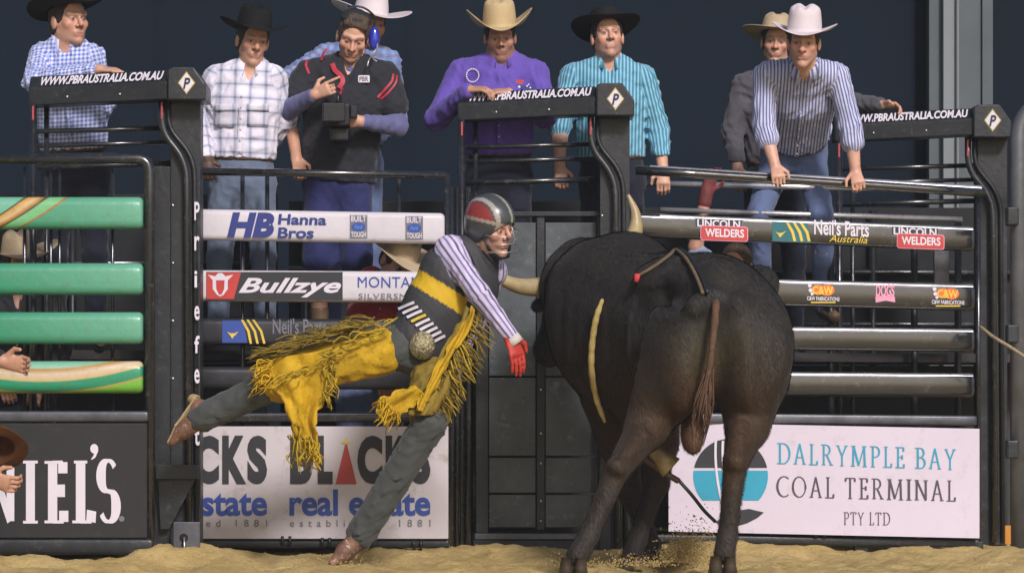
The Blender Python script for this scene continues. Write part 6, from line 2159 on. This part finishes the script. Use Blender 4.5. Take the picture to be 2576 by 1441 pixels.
# man inside the right chute with a raised glove
Y = .80
GLOVE_D = M('dull_red_glove', (0.17, 0.035, 0.035), .7, 0, .25, 14, .3, 60)
j = dict(head=W(1852, 672, Y), neck=W(1850, 752, Y+.03), shA=W(1792, 770, Y), shB=W(1930, 775, Y+.02), pelvis=W(1860, 1000, Y+.05), elA=W(1750, 622, Y-.02), wrA=W(1778, 484, Y-.04), elB=W(1950, 890, Y), wrB=W(1935, 990, Y-.1))
j.update(stand(j['pelvis'], Y+.05, 0.0, .14))
person(dict(joints=j, seed=22, tone=1, look=(-20, -5, 0), label='man inside the right chute behind the bull with a dull red glove raised', shirt=cloth('pale_blue_cotton', lin(150, 168, 196)), jeans=DENIM_D, sleeveA=.40, sleeveB=.4,
    handA=((.28, -.1, .95), (.9, .3, 0), .35, 1.05), gloveA=GLOVE_D, handB=((0, -.4, -.9), (-1, 0, 0), .5), hair=HAIR_B))
# man with a straw hat inside the left chute
Y = -.66
j = dict(head=W(52, 668, Y), neck=W(48, 745, Y+.03), shA=W(-35, 770, Y), shB=W(130, 772, Y+.02), pelvis=W(50, 1000, Y+.05), elA=W(-50, 880, Y-.02), wrA=W(10, 950, Y-.1), elB=W(150, 880, Y), wrB=W(100, 960, Y-.1))
j.update(stand(j['pelvis'], Y+.05, 0.0, .14))
person(dict(joints=j, seed=24, tone=1, look=(20, -6, -6), label='man in dark shirt and straw hat inside the left chute behind the green rails', shirt=cloth('dark_grey_cotton', lin(46, 48, 52)), jeans=DENIM_D,
    handA=((.3, -.4, -.9), (1, 0, 0), .5), handB=((-.3, -.4, -.9), (-1, 0, 0), .5), hair=HAIR_D, hat=dict(mat=STRAW_P, band=BAND_D, brim=.125, curl=.050, H_c=.12, tilt=0, up=.06)))
# man at the left edge reaching into the picture
Y = -2.0
j = dict(head=W(-140, 600, Y), neck=W(-150, 690, Y+.02), shA=W(-238, 735, Y+.04), shB=W(-72, 730, Y), pelvis=W(-170, 985, Y+.06), elB=W(-74, 872, Y-.10), wrB=W(6, 908, Y-.16), elA=W(-200, 960, Y-.1), wrA=W(-28, 1200, Y-.14))
j.update(stand(j['pelvis'], Y+.05, 0.0, .14))
j['elA'] = W(-150, 1020, Y-.1)
p10 = person(dict(joints=j, seed=23, tone=1, look=(50, -10, 0), label='man at the left edge with only his reaching hands and brown hat in view', shirt=BLKJ, jeans=DENIM_D, sleeve=.9,
    handB=((1, -.1, -.15), (0, -.2, 1), .45, 1.15), handA=((1, -.1, -.35), (0, -.3, 1), .5, 1.15), hair=HAIR_D))
jw = p10['J']['wrA']; dv = unit(jw-p10['J']['elA'])
MB().tube([jw-dv*.01, jw+dv*.03], [.048, .046], 14).build('yellow_wristband', M('yellow_band', (.62, .42, .02), .6), p10['root'], True)
hr = thing('held_hat', 'brown felt hat held low at the left edge of the picture', 'hat', W(-8, 1130, Y-.22))
hat(hr, W(-12, 1150, Y-.20), head_frame(60, 30, 40), M('brown_felt', (0.11, 0.045, 0.016), .8, 0, .25, 7, .3, 80, .2), BAND_D, 1.0, brim=.07, curl=.02, H_c=.12, name='felt_shape')

# ================================================================== flying sand kicked up by the hooves
mb = MB(); r = random.Random(3)
def clod(c, s):
    V = []
    for k in range(6):
        d = [(1,0,0),(-1,0,0),(0,1,0),(0,-1,0),(0,0,1),(0,0,-1)][k]
        V.append(tuple(c[i]+d[i]*s*r.uniform(.6, 1.2) for i in range(3)))
    mb.add(V, [(0,2,4),(2,1,4),(1,3,4),(3,0,4),(2,0,5),(1,2,5),(3,1,5),(0,3,5)])
for k in range(5200):
    t = r.random()**1.6
    x = 1690+t*70+r.gauss(0, 14+22*t); h = abs(r.gauss(0, 16+34*t))
    clod(W(x, 1414-h, r.gauss(-1.35, .12)), r.uniform(.0018, .0050)*(1 if r.random() < .93 else 2.0))
for k in range(1500):
    cxp = r.choice((1590, 1650, 1450, 1820, 880))
    clod(W(r.gauss(cxp, 40), 1424-abs(r.gauss(0, 13)), r.gauss(-1.6, .3)), r.uniform(.0018, .006))
for k in range(1600):
    x = r.uniform(-2.8, 2.8); yy = gate_line(x)-abs(r.gauss(.12, .5))
    z = float(ground_height(np.array([x]), np.array([yy]))[0])
    clod((x, yy, z-.002), r.uniform(.003, .008))
mb.build('flying_sand', SAND, None, False, kind='stuff', label='loose sand kicked up round the hooves of the bull', cat='sand')

# ================================================================== dusty floodlit air
HZ = bpy.data.materials.new('dusty_air')
HZ.use_nodes = True
HZ.node_tree.nodes.clear()
ho = HZ.node_tree.nodes.new('ShaderNodeOutputMaterial')
hv = HZ.node_tree.nodes.new('ShaderNodeVolumePrincipled')
hv.inputs['Color'].default_value = (0.86, 0.90, 0.94, 1)
hv.inputs['Density'].default_value = HAZE
hv.inputs['Anisotropy'].default_value = 0.0
HZ.node_tree.links.new(hv.outputs[0], ho.inputs['Volume'])
if HAZE > 0:
    MB().box(-72, 72, -32, 112, -1.0, 9.3).build('haze', HZ, None, kind='stuff', label='thin dusty floodlit air filling the whole arena', cat='haze')
